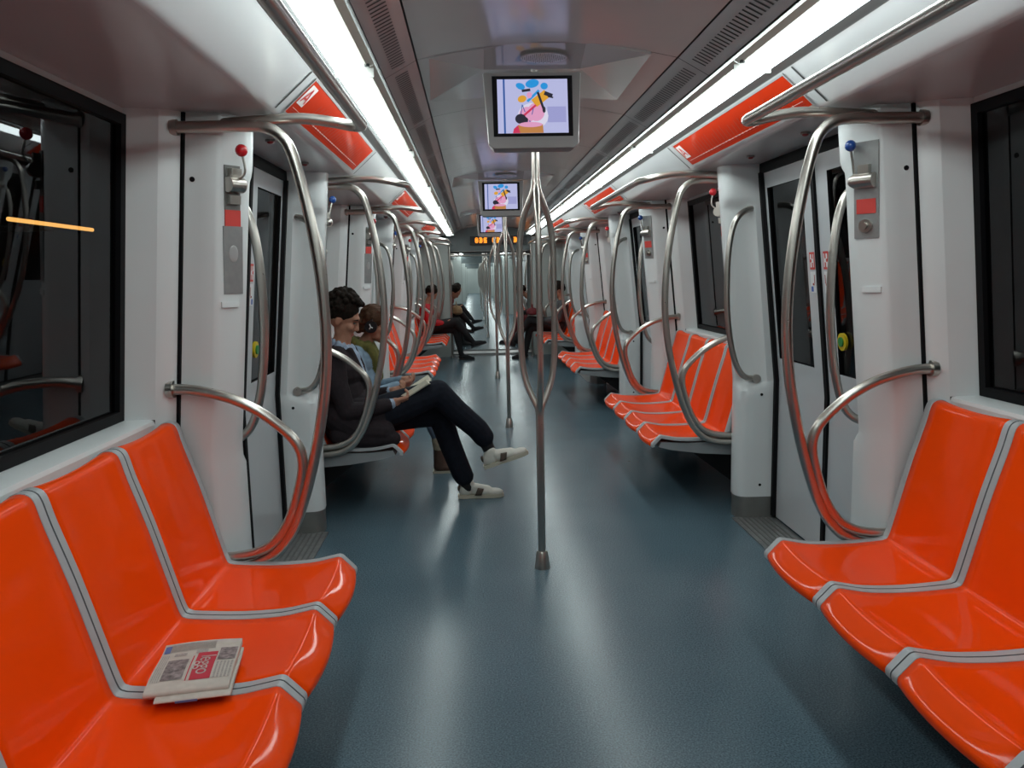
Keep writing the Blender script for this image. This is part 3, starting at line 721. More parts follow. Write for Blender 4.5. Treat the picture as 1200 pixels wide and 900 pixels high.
# ------------------------------------------------------------------ emergency handles on the door posts
TILT = math.atan(.0925)
def make_handle(kind):
    root = thing('emergency_handle', '-', 'handle'); up = 1 if kind == 'blue' else 1
    # local frame: +x out of the post into the aisle, z up, y along the carriage
    def plate(y0, y1, z0, z1, e, mat, nm, par=root, th=.006):
        mb = MB(); mb.box((e, (y0 + y1) / 2, (z0 + z1) / 2), (th, y1 - y0, z1 - z0)); return mb.build(nm, mat, par)
    if kind == 'blue':
        p = plate(-.046, .046, -.17, .17, .003, 'plate', 'back_plate')
        plate(-.036, .036, -.082, -.030, .007, 'sticker_red', 'instruction_label', root, .002)
        mb = MB(); mb.disc((.018, 0, .035), .026, (0, 1, 0), .075, 20); mb.ball((.018, -.04, .035), .022); mb.box((.012, .0, .065), (.03, .04, .05)); mb.build('lock_body', 'steel', root)
        mb = MB(); mb.tube(spline([(.02, -.035, .05), (.024, -.038, .09), (.03, -.040, .13), (.035, -.040, .155)], 5), .0045, 8); mb.build('lever', 'steel', root)
        mb = MB(); mb.ball((.036, -.040, .160), .020); mb.build('knob', 'blueknob', root)
        mb = MB(); mb.disc((.010, 0, -.125), .024, (1, 0, 0), .016, 20); mb.disc((.022, 0, -.125), .012, (1, 0, 0), .012, 16); mb.build('key_switch', 'steel', root)
    else:
        plate(-.040, .040, -.29, -.055, .003, 'plate', 'back_plate')
        mb = MB(); mb.ball((.007, 0, -.15), (.002, .020, .030), 16); mb.build('emblem', 'mapframe', root)
        plate(-.032, .032, -.055, .0, .004, 'sticker_red', 'instruction_label', root, .004)
        plate(-.032, .032, .0, .15, .002, 'plinth', 'lock_plate', root, .004)
        mb = MB(); mb.disc((.018, 0, .085), .026, (0, 1, 0), .06, 20); mb.box((.014, .0, .12), (.028, .04, .04)); mb.box((.010, 0, .035), (.02, .045, .03)); mb.build('lock_body', 'steel', root)
        mb = MB(); mb.tube(spline([(.02, .0, .10), (.045, .010, .115), (.055, .012, .14), (.045, .008, .19)], 5), .0045, 8); mb.build('lever', 'steel', root)
        mb = MB(); mb.ball((.044, .006, .20), .021); mb.build('knob', 'redknob', root)
    return root
hnd = {'red': make_handle('red'), 'blue': make_handle('blue')}
for di, d in enumerate(CAR1):
    for s in (-1, 1):
        for q, w in ((-1, 'near'), (1, 'far')):
            kind = 'red' if (s == -1) == (q == -1) else 'blue'
            o = hnd[kind]; zc = 1.69 if kind == 'blue' else 1.66
            lab = '%s-knobbed emergency handle, %s post of the %s %s door' % (kind, w, DN[di], SIDE[s])
            c = put(o, (s * (1.205 - SH(zc)), d + q * (PC + .115 - .051), zc), 0, lab, '%s-knobbed emergency handles' % kind)
            ra = math.radians(35); c.rotation_euler = (0, TILT, (q * ra) if s == -1 else (PI - q * ra))

# ------------------------------------------------------------------ ceiling monitors
def make_monitor():
    root = thing('ceiling_monitor', '-', 'monitor')
    rot = Matrix.Rotation(math.radians(-9), 4, 'X')
    def T(p): q = rot @ Vector(p); return (q.x, q.y, q.z)
    WT, WB, Hh = .186, .171, .145                         # half widths, half height
    mb = MB(); r = .018
    fr = [(-WB + r, -Hh), (WB - r, -Hh), (WB, -Hh + r), (WT, Hh - .004), (WT - .004, Hh), (-WT + .004, Hh), (-WT, Hh - .004), (-WB, -Hh + r)]
    n = len(fr); a = [T((x, 0, z)) for x, z in fr]; a2 = [T((x * .985, -.006, z * .985)) for x, z in fr]; b = [T((x * .95, .075, z * .93)) for x, z in fr]
    mb.add(a2 + a + b, [tuple(range(n))] + [(i, n + i, n + (i + 1) % n, (i + 1) % n) for i in range(n)] + [(n + i, 2 * n + i, 2 * n + (i + 1) % n, n + (i + 1) % n) for i in range(n)] + [tuple(range(2 * n, 3 * n))[::-1]])
    h = mb.build('housing', 'housing', root)
    # ceiling fairing around the screen: glossy front facet and folded side facets
    F = lambda x, y, z: (x, y, z)
    zt = .147; A = lambda s_: F(s_ * .182, -.165, .199); Bq = lambda s_: F(s_ * .182, .0, zt + .003); Cq = lambda s_: F(s_ * .415, -.160, .158); Dq = lambda s_: F(s_ * .182, .62, .180); Eq = lambda s_: F(s_ * .42, .55, .150)
    mb = MB(); mb.quad(A(-1), A(1), Bq(1), Bq(-1)); mb.build('top_panel', 'glossgrey', root, fix=False)
    mb = MB()
    for s_ in (-1, 1):
        mb.add([A(s_), Bq(s_), Cq(s_)], [(0, 1, 2)]); mb.add([Bq(s_), Eq(s_), Cq(s_)], [(0, 1, 2)]); mb.add([Bq(s_), Dq(s_), Eq(s_)], [(0, 1, 2)])
    for s_ in (-1, 1):
        a_, c_ = A(s_), Cq(s_); mb.quad(a_, c_, (c_[0], c_[1], .215), (a_[0], a_[1], .215))
    mb.add([Bq(-1), Bq(1), Dq(1), Dq(-1)], [(0, 1, 2, 3)])
    mb.build('fairing', 'ceil', root, fix=False, smooth=False)
    mb = MB(); z0 = .012
    mb.add([T(p) for p in ((-.150, -.0075, -.112 + z0), (.150, -.0075, -.112 + z0), (.152, -.0075, .118 + z0), (-.152, -.0075, .118 + z0))], [(0, 1, 2, 3)]); mb.build('bezel', 'screenblack', root, fix=False)
    mb = MB(); e = [-.0082]
    def poly(pts, mi):
        e[0] -= .00006
        mb.add([T((x, e[0], z + z0)) for x, z in pts], [tuple(range(len(pts)))], mi)
    def R(x0, x1, y0, y1, mi): poly([(x0, y0), (x1, y0), (x1, y1), (x0, y1)], mi)
    def Ell(cx, cy, rx, ry, mi, a=0):
        ca, sa = math.cos(a), math.sin(a)
        poly([(cx + rx * math.cos(t) * ca - ry * math.sin(t) * sa, cy + rx * math.cos(t) * sa + ry * math.sin(t) * ca) for t in [2 * PI * k / 18 for k in range(18)]], mi)
    def L(x0, y0, x1, y1, w, mi):
        d = Vector((x1 - x0, y1 - y0)).normalized(); n_ = Vector((-d.y, d.x)) * w / 2
        poly([(x0 - n_.x, y0 - n_.y), (x1 - n_.x, y1 - n_.y), (x1 + n_.x, y1 + n_.y), (x0 + n_.x, y0 + n_.y)], mi)
    mats = ['scr_bg', 'scr_bg2', 'scr_blue', 'scr_navy', 'scr_yellow', 'scr_pink', 'scr_red', 'scr_tan', 'scr_white', 'scr_ink']
    R(-.133, .133, -.100, .105, 0); R(-.111, -.104, -.100, .105, 3)
    R(.055, .125, -.06, .0, 1)
    Ell(0, -.035, .058, .05, 8); Ell(.012, -.02, .032, .035, 5); Ell(-.022, -.03, .03, .03, 5)
    Ell(.0, .088, .026, .016, 2, .2); Ell(-.045, .078, .018, .012, 2, -.4); Ell(.045, .078, .014, .013, 2)
    L(-.02, .02, .025, .062, .009, 2); Ell(-.040, .030, .017, .013, 4, .3); Ell(-.012, .044, .01, .012, 5)
    L(.005, .012, .055, .05, .034, 4); L(.045, .052, .075, .04, .015, 9); L(.058, .038, .078, .034, .006, 9); L(.02, .055, .044, -.02, .009, 9); Ell(.042, -.012, .006, .012, 9)
    L(-.038, -.036, .012, .006, .008, 6); L(-.04, .008, -.046, -.03, .003, 3); L(-.04, .008, -.030, -.02, .003, 3); L(.002, -.005, -.004, -.03, .003, 3)
    Ell(-.047, -.046, .021, .019, 9); Ell(-.032, -.050, .013, .011, 9); L(-.022, -.056, -.016, -.072, .004, 3); L(-.014, -.052, -.010, -.066, .004, 3)
    L(-.040, .060, -.008, .064, .010, 9)
    poly([(-.078, -.100), (-.072, -.082), (-.055, -.068), (.02, -.074), (.036, -.066), (.038, -.100)], 7); poly([(-.078, -.100), (-.074, -.084), (-.058, -.070), (-.05, -.100)], 6)
    Ell(-.01, -.068, .045, .010, 5)
    mb.build('screen', mats, root, fix=False, smooth=False)
    root.scale = (1.03, 1.03, 1.03)
    return root
mon0 = make_monitor()
for i, d in enumerate(CAR1):
    put(mon0, (-.047, d - .48, 2.048), 0, ['hanging screen nearest to the camera, in a pale grey housing', 'hanging screen in the middle of the three along the ceiling', 'farthest hanging screen, just before the amber display'][i], 'ceiling screens')
def make_speaker():
    root = thing('speaker_grille', '-', 'speaker'); mb = MB()
    zz = ceil_z(0) - .004
    mb.add([(.085 * math.cos(2 * PI * k / 28), .035 * math.sin(2 * PI * k / 28), 0) for k in range(28)], [tuple(range(28))], 0)
    mb.add([(.09 * math.cos(2 * PI * k / 28), .039 * math.sin(2 * PI * k / 28), .002) for k in range(28)], [tuple(range(28))], 2)
    for i in range(-11, 12):
        for j in range(-5, 6):
            x, y = i * .0072, j * .0072 + (.0036 if i % 2 else 0)
            if (x / .08) ** 2 + (y / .031) ** 2 < 1: mb.add([(x + .0022 * math.cos(t), y + .0022 * math.sin(t), -.0008) for t in [2 * PI * k / 6 for k in range(6)]], [tuple(range(6))], 1)
    mb.build('grille', ['ceil', 'dark', 'housing'], root, fix=False, smooth=False); return root
spk0 = make_speaker()
for i, d in enumerate(CAR1):
    sp_ = put(spk0, (-.010, d - .48 - .095, 2.2190), 0, 'oval perforated speaker grille in the ceiling before the %s screen' % ['nearest', 'middle', 'farthest'][i], 'speaker grilles'); sp_.rotation_euler = (-math.atan(.049 / .165), 0, 0)

# ------------------------------------------------------------------ newspaper on the left bench
def make_paper():
    b0 = bays[0]
    zs = .437
    root = thing('newspaper', 'folded newspaper with red masthead lying on the orange bench', 'newspaper', (-1.022, 1.93, zs)); root.rotation_euler = (0, 0, math.radians(9))
    # local: x across the seat (wall -, aisle +), y along the bench
    W, H = .22, .285
    def sheet(x0, x1, y0, y1, z, th, ph, nm, fold=True):
        mb = MB(); n = 14; rows = []
        def zz(u, v): return z + .006 * math.sin(u * 2.6 + ph) * v + .004 * math.sin(v * 5 + ph) + .010 * max(0, v - .75) * 4 * (1 - u) * .3
        top = [[(x0 + (x1 - x0) * i / n, y0 + (y1 - y0) * j / n, zz(i / n, j / n) + th) for i in range(n + 1)] for j in range(n + 1)]
        bot = [[(x0 + (x1 - x0) * i / n, y0 + (y1 - y0) * j / n, zz(i / n, j / n) * .6) for i in range(n + 1)] for j in range(n + 1)]
        mb.grid(top); mb.grid(bot, 0, False, True)
        # rounded fold along the near edge, plain edges elsewhere
        fold_rows = []
        for k in range(7):
            t = PI * k / 6
            fold_rows.append([(x, y - .007 * math.sin(t), zb + (zt - zb) * (.5 + .5 * math.cos(t))) for (x, y, zt), (_, _, zb) in zip(top[0], bot[0])])
        mb.grid(fold_rows)
        mb.grid([top[-1], bot[-1]]); mb.grid([[r[0] for r in top], [r[0] for r in bot]]); mb.grid([[r[-1] for r in top], [r[-1] for r in bot]])
        o = mb.build(nm, 'paper', root, ang=50)
        return o, zz, th
    sheet(-.072, .100, -.142, .105, .002, .006, .6, 'lower_fold')
    o, zz, th = sheet(-.100, .094, -.120, .132, .010, .010, .2, 'upper_fold')
    x0, x1, y0, y1 = -.100, .094, -.120, .132
    def P(u, v, e): return (x0 + (x1 - x0) * u, y0 + (y1 - y0) * v, zz(u, v) + th + e)
    def patch(mb, u0, u1, v0, v1, e, mi, n=5): mb.grid([[P(u0 + (u1 - u0) * i / n, v0 + (v1 - v0) * j / n, e) for i in range(n + 1)] for j in range(n + 1)], mi)
    mb = MB()
    patch(mb, .49, .74, .13, .72, .0012, 0); patch(mb, .44, .455, .13, .66, .0012, 0)
    patch(mb, .14, .40, .17, .60, .0012, 1); patch(mb, .76, .98, .50, .80, .0012, 1)
    patch(mb, .18, .34, .70, .76, .0012, 2); patch(mb, .45, .60, .72, .80, .0012, 2)
    for k in range(5): patch(mb, .77 + .045 * k, .795 + .045 * k, .13, .46, .0012, 2)
    for k in range(9): patch(mb, .10, .68, .815 + .018 * k, .822 + .018 * k, .0012, 2, 4)
    for k in range(4): patch(mb, .03 + .025 * k, .04 + .025 * k, .15, .75, .0012, 2, 4)
    patch(mb, .02, .10, .80, .95, .0012, 3)
    mb.build('print', ['paperred', 'paperphoto', 'paperline', 'paperblue'], root, fix=False, smooth=False)
    # masthead lettering
    cu = bpy.data.curves.new('masthead', 'FONT'); cu.body = 'leggo'; cu.size = .056; cu.align_x = 'CENTER'; cu.align_y = 'CENTER'; cu.extrude = .0002; cu.space_character = .92
    t = bpy.data.objects.new('masthead', cu); COL.objects.link(t); dg = bpy.context.evaluated_depsgraph_get(); me = bpy.data.meshes.new_from_object(t.evaluated_get(dg)); bpy.data.objects.remove(t)
    me.materials.clear(); me.materials.append(M['paperwhite'])
    for v in me.vertices:
        a, b = v.co.x, v.co.y                     # text right = -y, text up = +x
        x = x0 + (x1 - x0) * .628 + b * .95; y = y0 + (y1 - y0) * .425 - a * .98
        v.co = (x, y, zz((x - x0) / (x1 - x0), (y - y0) / (y1 - y0)) + th + .0020)
    ob = bpy.data.objects.new('masthead', me); COL.objects.link(ob); ob.parent = root
    mb = MB(); mb.box((.0, -.1485, .0045), (.05, .004, .005)); mb.build('blue_print', 'paperblue', root)
make_paper()

# ------------------------------------------------------------------ people
V = Vector
class Body:
    """Limb volumes (cones, ellipsoids) fused into ONE continuous skin; every face takes the cloth of the nearest volume."""
    def __init__(s): s.p = []; s.mats = []
    def mi(s, m):
        if m not in s.mats: s.mats.append(m)
        return s.mats.index(m)
    def cone(s, m, a, b, ra, rb): s.p.append(('c', s.mi(m), V(a), V(b), ra, rb, 0.0)); return s
    def chain(s, m, pts, rs):
        for i in range(len(pts) - 1): s.cone(m, pts[i], pts[i + 1], rs[i], rs[i + 1])
        return s
    def ell(s, m, c, r, rot=None, bias=0.0): s.p.append(('e', s.mi(m), V(c), V(r), rot or Matrix.Identity(3), None, bias)); return s
    def paint(s, m, c, r, rot=None): s.p.append(('p', s.mi(m), V(c), V(r), rot or Matrix.Identity(3), None, 0)); return s
    def mesh(s, voxel, smooth=4):
        mb = MB()
        for q in s.p:
            if q[0] == 'c':
                a, b, ra, rb = q[2:6]; d = b - a; L = d.length
                if L < 1e-5: mb.ball(a, ra, 12); continue
                z = d.normalized(); up = V((0, 0, 1)) if abs(z.z) < .9 else V((1, 0, 0)); x = z.cross(up).normalized(); y = z.cross(x)
                rows = []; N = 14
                for k in range(6):
                    t = PI / 2 * (1 - k / 5); rows.append((a - z * ra * math.sin(t), ra * math.cos(t)))
                for k in range(6):
                    t = PI / 2 * k / 5; rows.append((b + z * rb * math.sin(t), rb * math.cos(t)))
                mb.grid([[c + (x * math.cos(2 * PI * j / N) + y * math.sin(2 * PI * j / N)) * max(r, 1e-4) for j in range(N)] for c, r in rows], 0, True)
            elif q[0] == 'e': mb.ball(q[2], tuple(q[3]), 18, 0, q[4])
        me = bpy.data.meshes.new('tmp'); me.from_pydata([tuple(p) for p in mb.v], [], mb.f)
        bm = bmesh.new(); bm.from_mesh(me); bmesh.ops.remove_doubles(bm, verts=bm.verts, dist=2e-4)
        bmesh.ops.recalc_face_normals(bm, faces=bm.faces); bm.to_mesh(me); bm.free()
        o = bpy.data.objects.new('tmp', me); COL.objects.link(o)
        r = o.modifiers.new('r', 'REMESH'); r.mode = 'VOXEL'; r.voxel_size = voxel; r.adaptivity = 0
        k = o.modifiers.new('s', 'SMOOTH'); k.factor = .5; k.iterations = smooth
        dg = bpy.context.evaluated_depsgraph_get(); out = bpy.data.meshes.new_from_object(o.evaluated_get(dg))
        bpy.data.objects.remove(o); bpy.data.meshes.remove(me); return out
    def build(s, name, voxel=.006, smooth=4, parent=None):
        me = s.mesh(voxel, smooth); me.materials.clear()
        for m in s.mats: me.materials.append(M[m])
        n = len(me.polygons); c = np.empty(n * 3); me.polygons.foreach_get('center', c); c = c.reshape(-1, 3)
        best = np.full(n, 1e9); idx = np.zeros(n, int)
        for q in s.p:
            if q[0] == 'c':
                a, b = np.array(q[2]), np.array(q[3]); d = b - a; L2 = max(d @ d, 1e-9); t = np.clip(((c - a) @ d) / L2, 0, 1)
                dist = np.linalg.norm(c - (a + t[:, None] * d), axis=1) - (q[4] + (q[5] - q[4]) * t)
            else:
                R = np.array(q[4]); l = (c - np.array(q[2])) @ R; r = np.array(q[3]); k = np.linalg.norm(l / r, axis=1)
                dist = (k - 1) * r.min() * (1.0) - q[6]
                if q[0] == 'p': dist = np.where(k < 1, -1.0, 1e9)
            m = dist < best; best[m] = dist[m]; idx[m] = q[1]
        me.polygons.foreach_set('material_index', idx.astype(np.int32)); me.shade_smooth(); me.name = name
        o = bpy.data.objects.new(name, me); COL.objects.link(o)
        if parent: o.parent = parent; o.location = -parent.location
        return o

def face_axes(yaw, pitch, roll=0):
    f = V((math.cos(yaw) * math.cos(pitch), math.sin(yaw) * math.cos(pitch), math.sin(pitch)))
    l = V((-math.sin(yaw), math.cos(yaw), 0)); u = f.cross(l)
    return f, l, u
def head(b, c, yaw, pitch, k=1.0, skin='skin'):
    f, l, u = face_axes(yaw, pitch); c = V(c)
    P = lambda a, q, w: c + (f * a + l * q + u * w) * k
    R = Matrix((f, l, u)).transposed()
    E = lambda m, a, q, w, r: b.ell(m, P(a, q, w), tuple(x * k for x in r), R)
    E(skin, -.008, 0, .022, (.098, .077, .096)); E(skin, .030, 0, -.045, (.064, .060, .085))
    E(skin, .036, 0, -.088, (.052, .050, .036)); E(skin, .070, 0, -.112, (.024, .026, .022))
    E(skin, .078, 0, .020, (.022, .054, .020))
    for s in (-1, 1):
        E(skin, -.006, s * .077, -.020, (.020, .011, .029)); E(skin, .062, s * .036, -.036, (.028, .024, .026))
        E(skin, .030, s * .036, -.080, (.044, .018, .034))
    b.cone(skin, P(.092, 0, .0), P(.107, 0, -.040), .009 * k, .0115 * k); E(skin, .096, .009, -.046, (.011, .008, .008)); E(skin, .096, -.009, -.046, (.011, .008, .008))
    E('lips', .090, 0, -.075, (.010, .019, .006)); E('lips', .087, 0, -.084, (.010, .016, .006))
    return P, R
def face_bits(parent, P, R, k, brow='hair'):
    o = parent.location
    for s in (-1, 1):
        mb = MB(); mb.ball(P(.083, s * .031, -.006) - o, (.008 * k, .012 * k, .006 * k), 12, 0, R); mb.build('eye', 'eye', parent)
        mb = MB(); mb.tube([P(.094, s * .014, .014) - o, P(.094, s * .034, .020) - o, P(.080, s * .052, .014) - o], [.003 * k, .0036 * k, .0022 * k], 8); mb.build('eyebrow', brow, parent)
def hand(b, w, d, n, side, curl=.5, k=1.0, skin='skin'):
    """w wrist, d direction of the fingers, n direction the palm faces, side +1 when the thumb lies towards n x d"""
    w = V(w); d = V(d).normalized(); n = V(n); n = (n - d * n.dot(d)).normalized(); t = n.cross(d).normalized() * side
    A = lambda a, q, h: w + (d * a + t * q + n * h) * k
    b.cone(skin, A(-.02, 0, 0), A(.02, 0, 0), .025 * k, .026 * k)
    for q in (-.026, -.009, .009, .026): b.cone(skin, A(.02, q * .7, 0), A(.082, q, 0), .0150 * k, .0125 * k)
    for i, (q, L) in enumerate(((.030, .066), (.0105, .076), (-.0095, .070), (-.029, .054))):
        p = A(.086, q, 0); ang = .25 + .1 * i * curl; r = .0088 * k
        for j, fr in enumerate((.45, .32, .23)):
            ang += curl * (.75, .85, .6)[j]
            q2 = p + (d * math.cos(ang) + n * math.sin(ang)) * L * fr * k; b.cone(skin, p, q2, r, r * .92); p = q2; r *= .92
    b.chain(skin, [A(.02, .024, .004), A(.052, .050, .014), A(.082, .056, .028), A(.104, .050, .040)], [.0150 * k, .0120 * k, .0100 * k, .0085 * k])
def shoe(parent, heel, yaw, pitch, L, mats, strip=True, k=1.0):
    """heel = point under the heel on the sole"""
    f = V((math.cos(yaw) * math.cos(pitch), math.sin(yaw) * math.cos(pitch), math.sin(pitch))); l = V((-math.sin(yaw), math.cos(yaw), 0)); u = f.cross(l)
    h = V(heel) - parent.location; P = lambda a, q, w: h + f * a + l * q + u * w
    R = Matrix((f, l, u)).transposed()
    b = Body(); up = mats[0]
    b.ell(up, P(.050, 0, .050), (.046, .036, .044), R); b.ell(up, P(.16, 0, .038), (.085, .042, .030), R); b.ell(up, P(L - .062, 0, .030), (.060, .042, .025), R)
    b.cone(up, P(.060, 0, .075), P(.072, 0, .092), .037, .034); b.cone(up, P(.10, 0, .062), P(.19, 0, .045), .033, .030)
    o = b.build('shoe', .005, 5, None); o.parent = parent
    mb = MB(); rows = []
    out = [(.0, .02), (.004, .030), (.03, .037), (.10, .034), (.15, .039), (L - .07, .045), (L - .025, .036), (L - .004, .016), (L, 0)]
    ring = [(a, q) for a, q in out] + [(a, -q) for a, q in out[::-1][1:]]
    for w in (0, .022): rows.append([P(a, q, w) for a, q in ring])
    mb.grid(rows, 0, True); mb.add(rows[0], [tuple(range(len(ring)))[::-1]]); mb.add(rows[1], [tuple(range(len(ring)))]); mb.build('sole', mats[1], o)
    if strip:
        for s in (-1, 1):
            mb = MB(); pts = [(.108, .0395, .020), (.150, .0435, .020), (.168, .036, .062), (.128, .034, .068)]
            g = [[P(*[(1 - v) * ((1 - t) * pts[0][i] + t * pts[1][i]) + v * ((1 - t) * pts[3][i] + t * pts[2][i]) for i in range(3)]) + u * 0 for t in (0, .5, 1)] for v in (0, .35, .7, 1)]
            g = [[p if s == 1 else p - l * 2 * (p - h).dot(l) for p in row] for row in g]
            mb.grid(g); q = mb.build('stripe', mats[2], o, fix=True); so = q.modifiers.new('t', 'SOLIDIFY'); so.thickness = .008; so.offset = 0
        mb = MB(); mb.ell = None; mb.ball(P(.010, 0, .062), (.012, .022, .022), 12, 0, R); mb.build('heel_tab', mats[2], o)
    return o
def hair_blob(parent, P, R, spots, voxel, mat, name='hair', smooth=2):
    b = Body(); o = parent.location
    for (a, q, w, r) in spots: b.ell(mat, P(a, q, w) - o, (r, r, r))
    h = b.build(name, voxel, smooth); h.parent = parent; return h

# ---- the man with the book
man = thing('person', 'person with dark curly hair in charcoal blazer reading a book, legs crossed', 'person', (-1.05, 4.83, .43))
b = Body()
y0 = 4.83
HC = V((-1.092, y0 + .02, 1.182))
P, R = head(b, HC, -.03, -.38)
b.cone('skin', (-1.115, y0 + .02, 1.00), (-1.085, y0 + .02, 1.11), .056, .052)
# torso
b.ell('blazer', (-1.085, y0, .535), (.165, .185, .125)); b.ell('blazer', (-1.105, y0, .70), (.140, .178, .16)); b.ell('blazer', (-1.115, y0 + .01, .855), (.132, .190, .15))
b.cone('blazer', (-1.125, y0 - .12, .945), (-1.125, y0 + .14, .945), .070, .070); b.cone('blazer', (-1.13, y0 + .01, .96), (-1.12, y0 + .02, 1.0), .075, .062)
# collar and shirt front
for a in range(10):
    t = 2 * PI * a / 10; b.ell('shirt', (-1.100 + .058 * math.cos(t), y0 + .02 + .060 * math.sin(t), 1.012 - .022 * math.cos(t)), (.020, .020, .026))
b.paint('shirt', (-.985, y0 + .015, .93), (.085, .045, .13)); b.ell('shirt', (-1.055, y0 + .015, .935), (.06, .05, .06))
for s in (-1, 1): b.chain('blazer', [(-1.045, y0 + .015 + s * .066, .985), (-1.0, y0 + .015 + s * .060, .88), (-.968, y0 + .015 + s * .012, .74)], [.020, .020, .016])
# arms
b.chain('blazer', [(-1.12, 4.655, .925), (-1.10, 4.615, .80), (-1.055, 4.60, .645)], [.066, .060, .054]); b.chain('blazer', [(-1.055, 4.60, .645), (-.93, 4.635, .650), (-.830, 4.668, .668)], [.054, .048, .040])
b.cone('shirt', (-.828, 4.669, .668), (-.806, 4.677, .673), .034, .032)
b.chain('blazer', [(-1.12, 5.01, .925), (-1.08, 5.06, .79), (-1.01, 5.06, .66)], [.066, .058, .052]); b.chain('blazer', [(-1.01, 5.06, .66), (-.93, 5.01, .675), (-.865, 4.985, .695)], [.052, .046, .040])
b.cone('shirt', (-.864, 4.984, .695), (-.845, 4.975, .70), .034, .032)
hand(b, (-.795, 4.682, .677), (.88, .30, .16), (-.35, .5, .8), 1, .75)
hand(b, (-.83, 4.968, .706), (.86, -.42, .20), (-.2, -.5, .8), -1, .75)
# blazer skirts
for yy in (4.665, 4.995): b.chain('blazer', [(-1.10, yy, .60), (-.98, yy, .52), (-.86, yy, .505)], [.10, .090, .074])
b.chain('blazer', [(-1.10, 4.645, .50), (-.93, 4.645, .475), (-.80, 4.65, .468)], [.070, .060, .046]); b.ell('blazer', (-.98, 4.70, .60), (.16, .085, .11)); b.ell('blazer', (-1.02, 4.83, .62), (.16, .17, .13))
# legs: the near leg crossed over the other
b.chain('trouser', [(-1.06, 4.74, .545), (-.80, 4.77, .63), (-.535, 4.815, .712)], [.112, .104, .080])
b.chain('trouser', [(-.535, 4.815, .712), (-.42, 4.84, .585), (-.300, 4.87, .470), (-.262, 4.878, .415)], [.079, .074, .069, .066])
b.chain('trouser', [(-1.06, 4.92, .535), (-.80, 4.94, .555), (-.535, 4.955, .560)], [.105, .096, .080])
b.chain('trouser', [(-.535, 4.955, .560), (-.475, 4.962, .36), (-.405, 4.968, .165), (-.395, 4.97, .145)], [.078, .070, .067, .065])
b.cone('sock', (-.262, 4.878, .415), (-.222, 4.885, .315), .044, .038); b.cone('sock', (-.39, 4.97, .14), (-.372, 4.97, .07), .042, .038)
body = b.build('body', .0048, 5, man)
face_bits(man, P, R, 1.0)
rr = random.Random(11); spots = []
for i in range(420):
    th = rr.uniform(0, PI * .62); ph = rr.uniform(0, 2 * PI)
    a, q, w = math.sin(th) * math.cos(ph), math.sin(th) * math.sin(ph), math.cos(th)
    if a > .30 and w < .52: continue
    if abs(q) > .55 and w < .05 and a > -.1: continue
    spots.append((-.018 + a * .112 + rr.uniform(-.008, .010), q * .096 + rr.uniform(-.008, .008), .044 + w * .116 + rr.uniform(-.006, .012), rr.uniform(.009, .019)))
for i in range(60): spots.append((-.07 + rr.uniform(-.03, .02), rr.uniform(-.06, .06), rr.uniform(-.05, .03), .018))
spots.append((-.012, 0, .045, .092))
spots.append((-.016, 0, .052, .098)); hair_blob(man, P, R, spots, .0045, 'hair', smooth=0)
shoe(man, (-.262, 4.868, .212), .05, .30, .295, ['shoewhite', 'shoesole', 'shoestripe']); shoe(man, (-.435, 4.97, .002), .02, 0.0, .295, ['shoewhite', 'shoesole', 'shoestripe'])
# the book
bk = thing('book', 'open pale paperback held over the crossed knee of the man reading', 'book', (-.665, 4.83, .735))
rot = Matrix.Rotation(-.55, 3, 'Y') ; mb = MB()
for s in (-1, 1):
    r2 = rot @ Matrix.Rotation(s * .16, 3, 'X')
    mb.box(rot @ V((0, s * .062, .004)), (.19, .122, .026), 0, r2)
mb.build('page_block', 'page', bk, ang=30)
mb = MB()
for s in (-1, 1): mb.box(rot @ V((0, s * .063, -.013)), (.198, .128, .004), 0, rot @ Matrix.Rotation(s * .16, 3, 'X'))
mb.build('cover', 'cover', bk, ang=30)

# ---- the woman with headphones
wo = thing('person', 'person in pale denim jacket and olive scarf wearing black headphones', 'person', (-1.05, 5.74, .43))
b = Body(); y0 = 5.74; HC = V((-1.015, y0, 1.090)); k = .95
P, R = head(b, HC, -.02, -.28, k)
b.cone('skin', (-1.115, y0, .93), (-1.04, y0, 1.02), .046, .044)
b.ell('denim', (-1.10, y0, .53), (.15, .175, .12)); b.ell('denim', (-1.12, y0, .68), (.125, .16, .14)); b.ell('denim', (-1.135, y0, .81), (.115, .165, .13))
b.cone('denim', (-1.14, y0 - .11, .885), (-1.14, y0 + .11, .885), .058, .058)
for a in range(12):
    t = 2 * PI * a / 12; b.ell('olive', (-1.115 + .072 * math.cos(t), y0 + .078 * math.sin(t), .945 - .028 * math.cos(t)), (.034, .034, .038))
for s in (-1, 1): b.chain('olive', [(-1.06, y0 + s * .055, .93), (-1.015, y0 + s * .05, .84), (-1.0, y0 + s * .03, .70)], [.040, .038, .030])
b.chain('denim', [(-1.14, y0 - .165, .865), (-1.10, y0 - .205, .74), (-1.04, y0 - .20, .60)], [.058, .054, .048]); b.chain('denim', [(-1.04, y0 - .20, .60), (-.93, y0 - .15, .625), (-.865, y0 - .11, .645)], [.048, .044, .038])
b.chain('denim', [(-1.14, y0 + .165, .865), (-1.10, y0 + .20, .74), (-1.03, y0 + .19, .61)], [.058, .052, .046]); b.chain('denim', [(-1.03, y0 + .19, .61), (-.92, y0 + .12, .64), (-.85, y0 + .07, .665)], [.046, .042, .036])
hand(b, (-.845, y0 - .095, .652), (.9, .25, .1), (.1, .55, .6), 1, .8, .92); hand(b, (-.83, y0 + .055, .672), (.9, -.3, .05), (0, -.6, .6), -1, .8, .92)
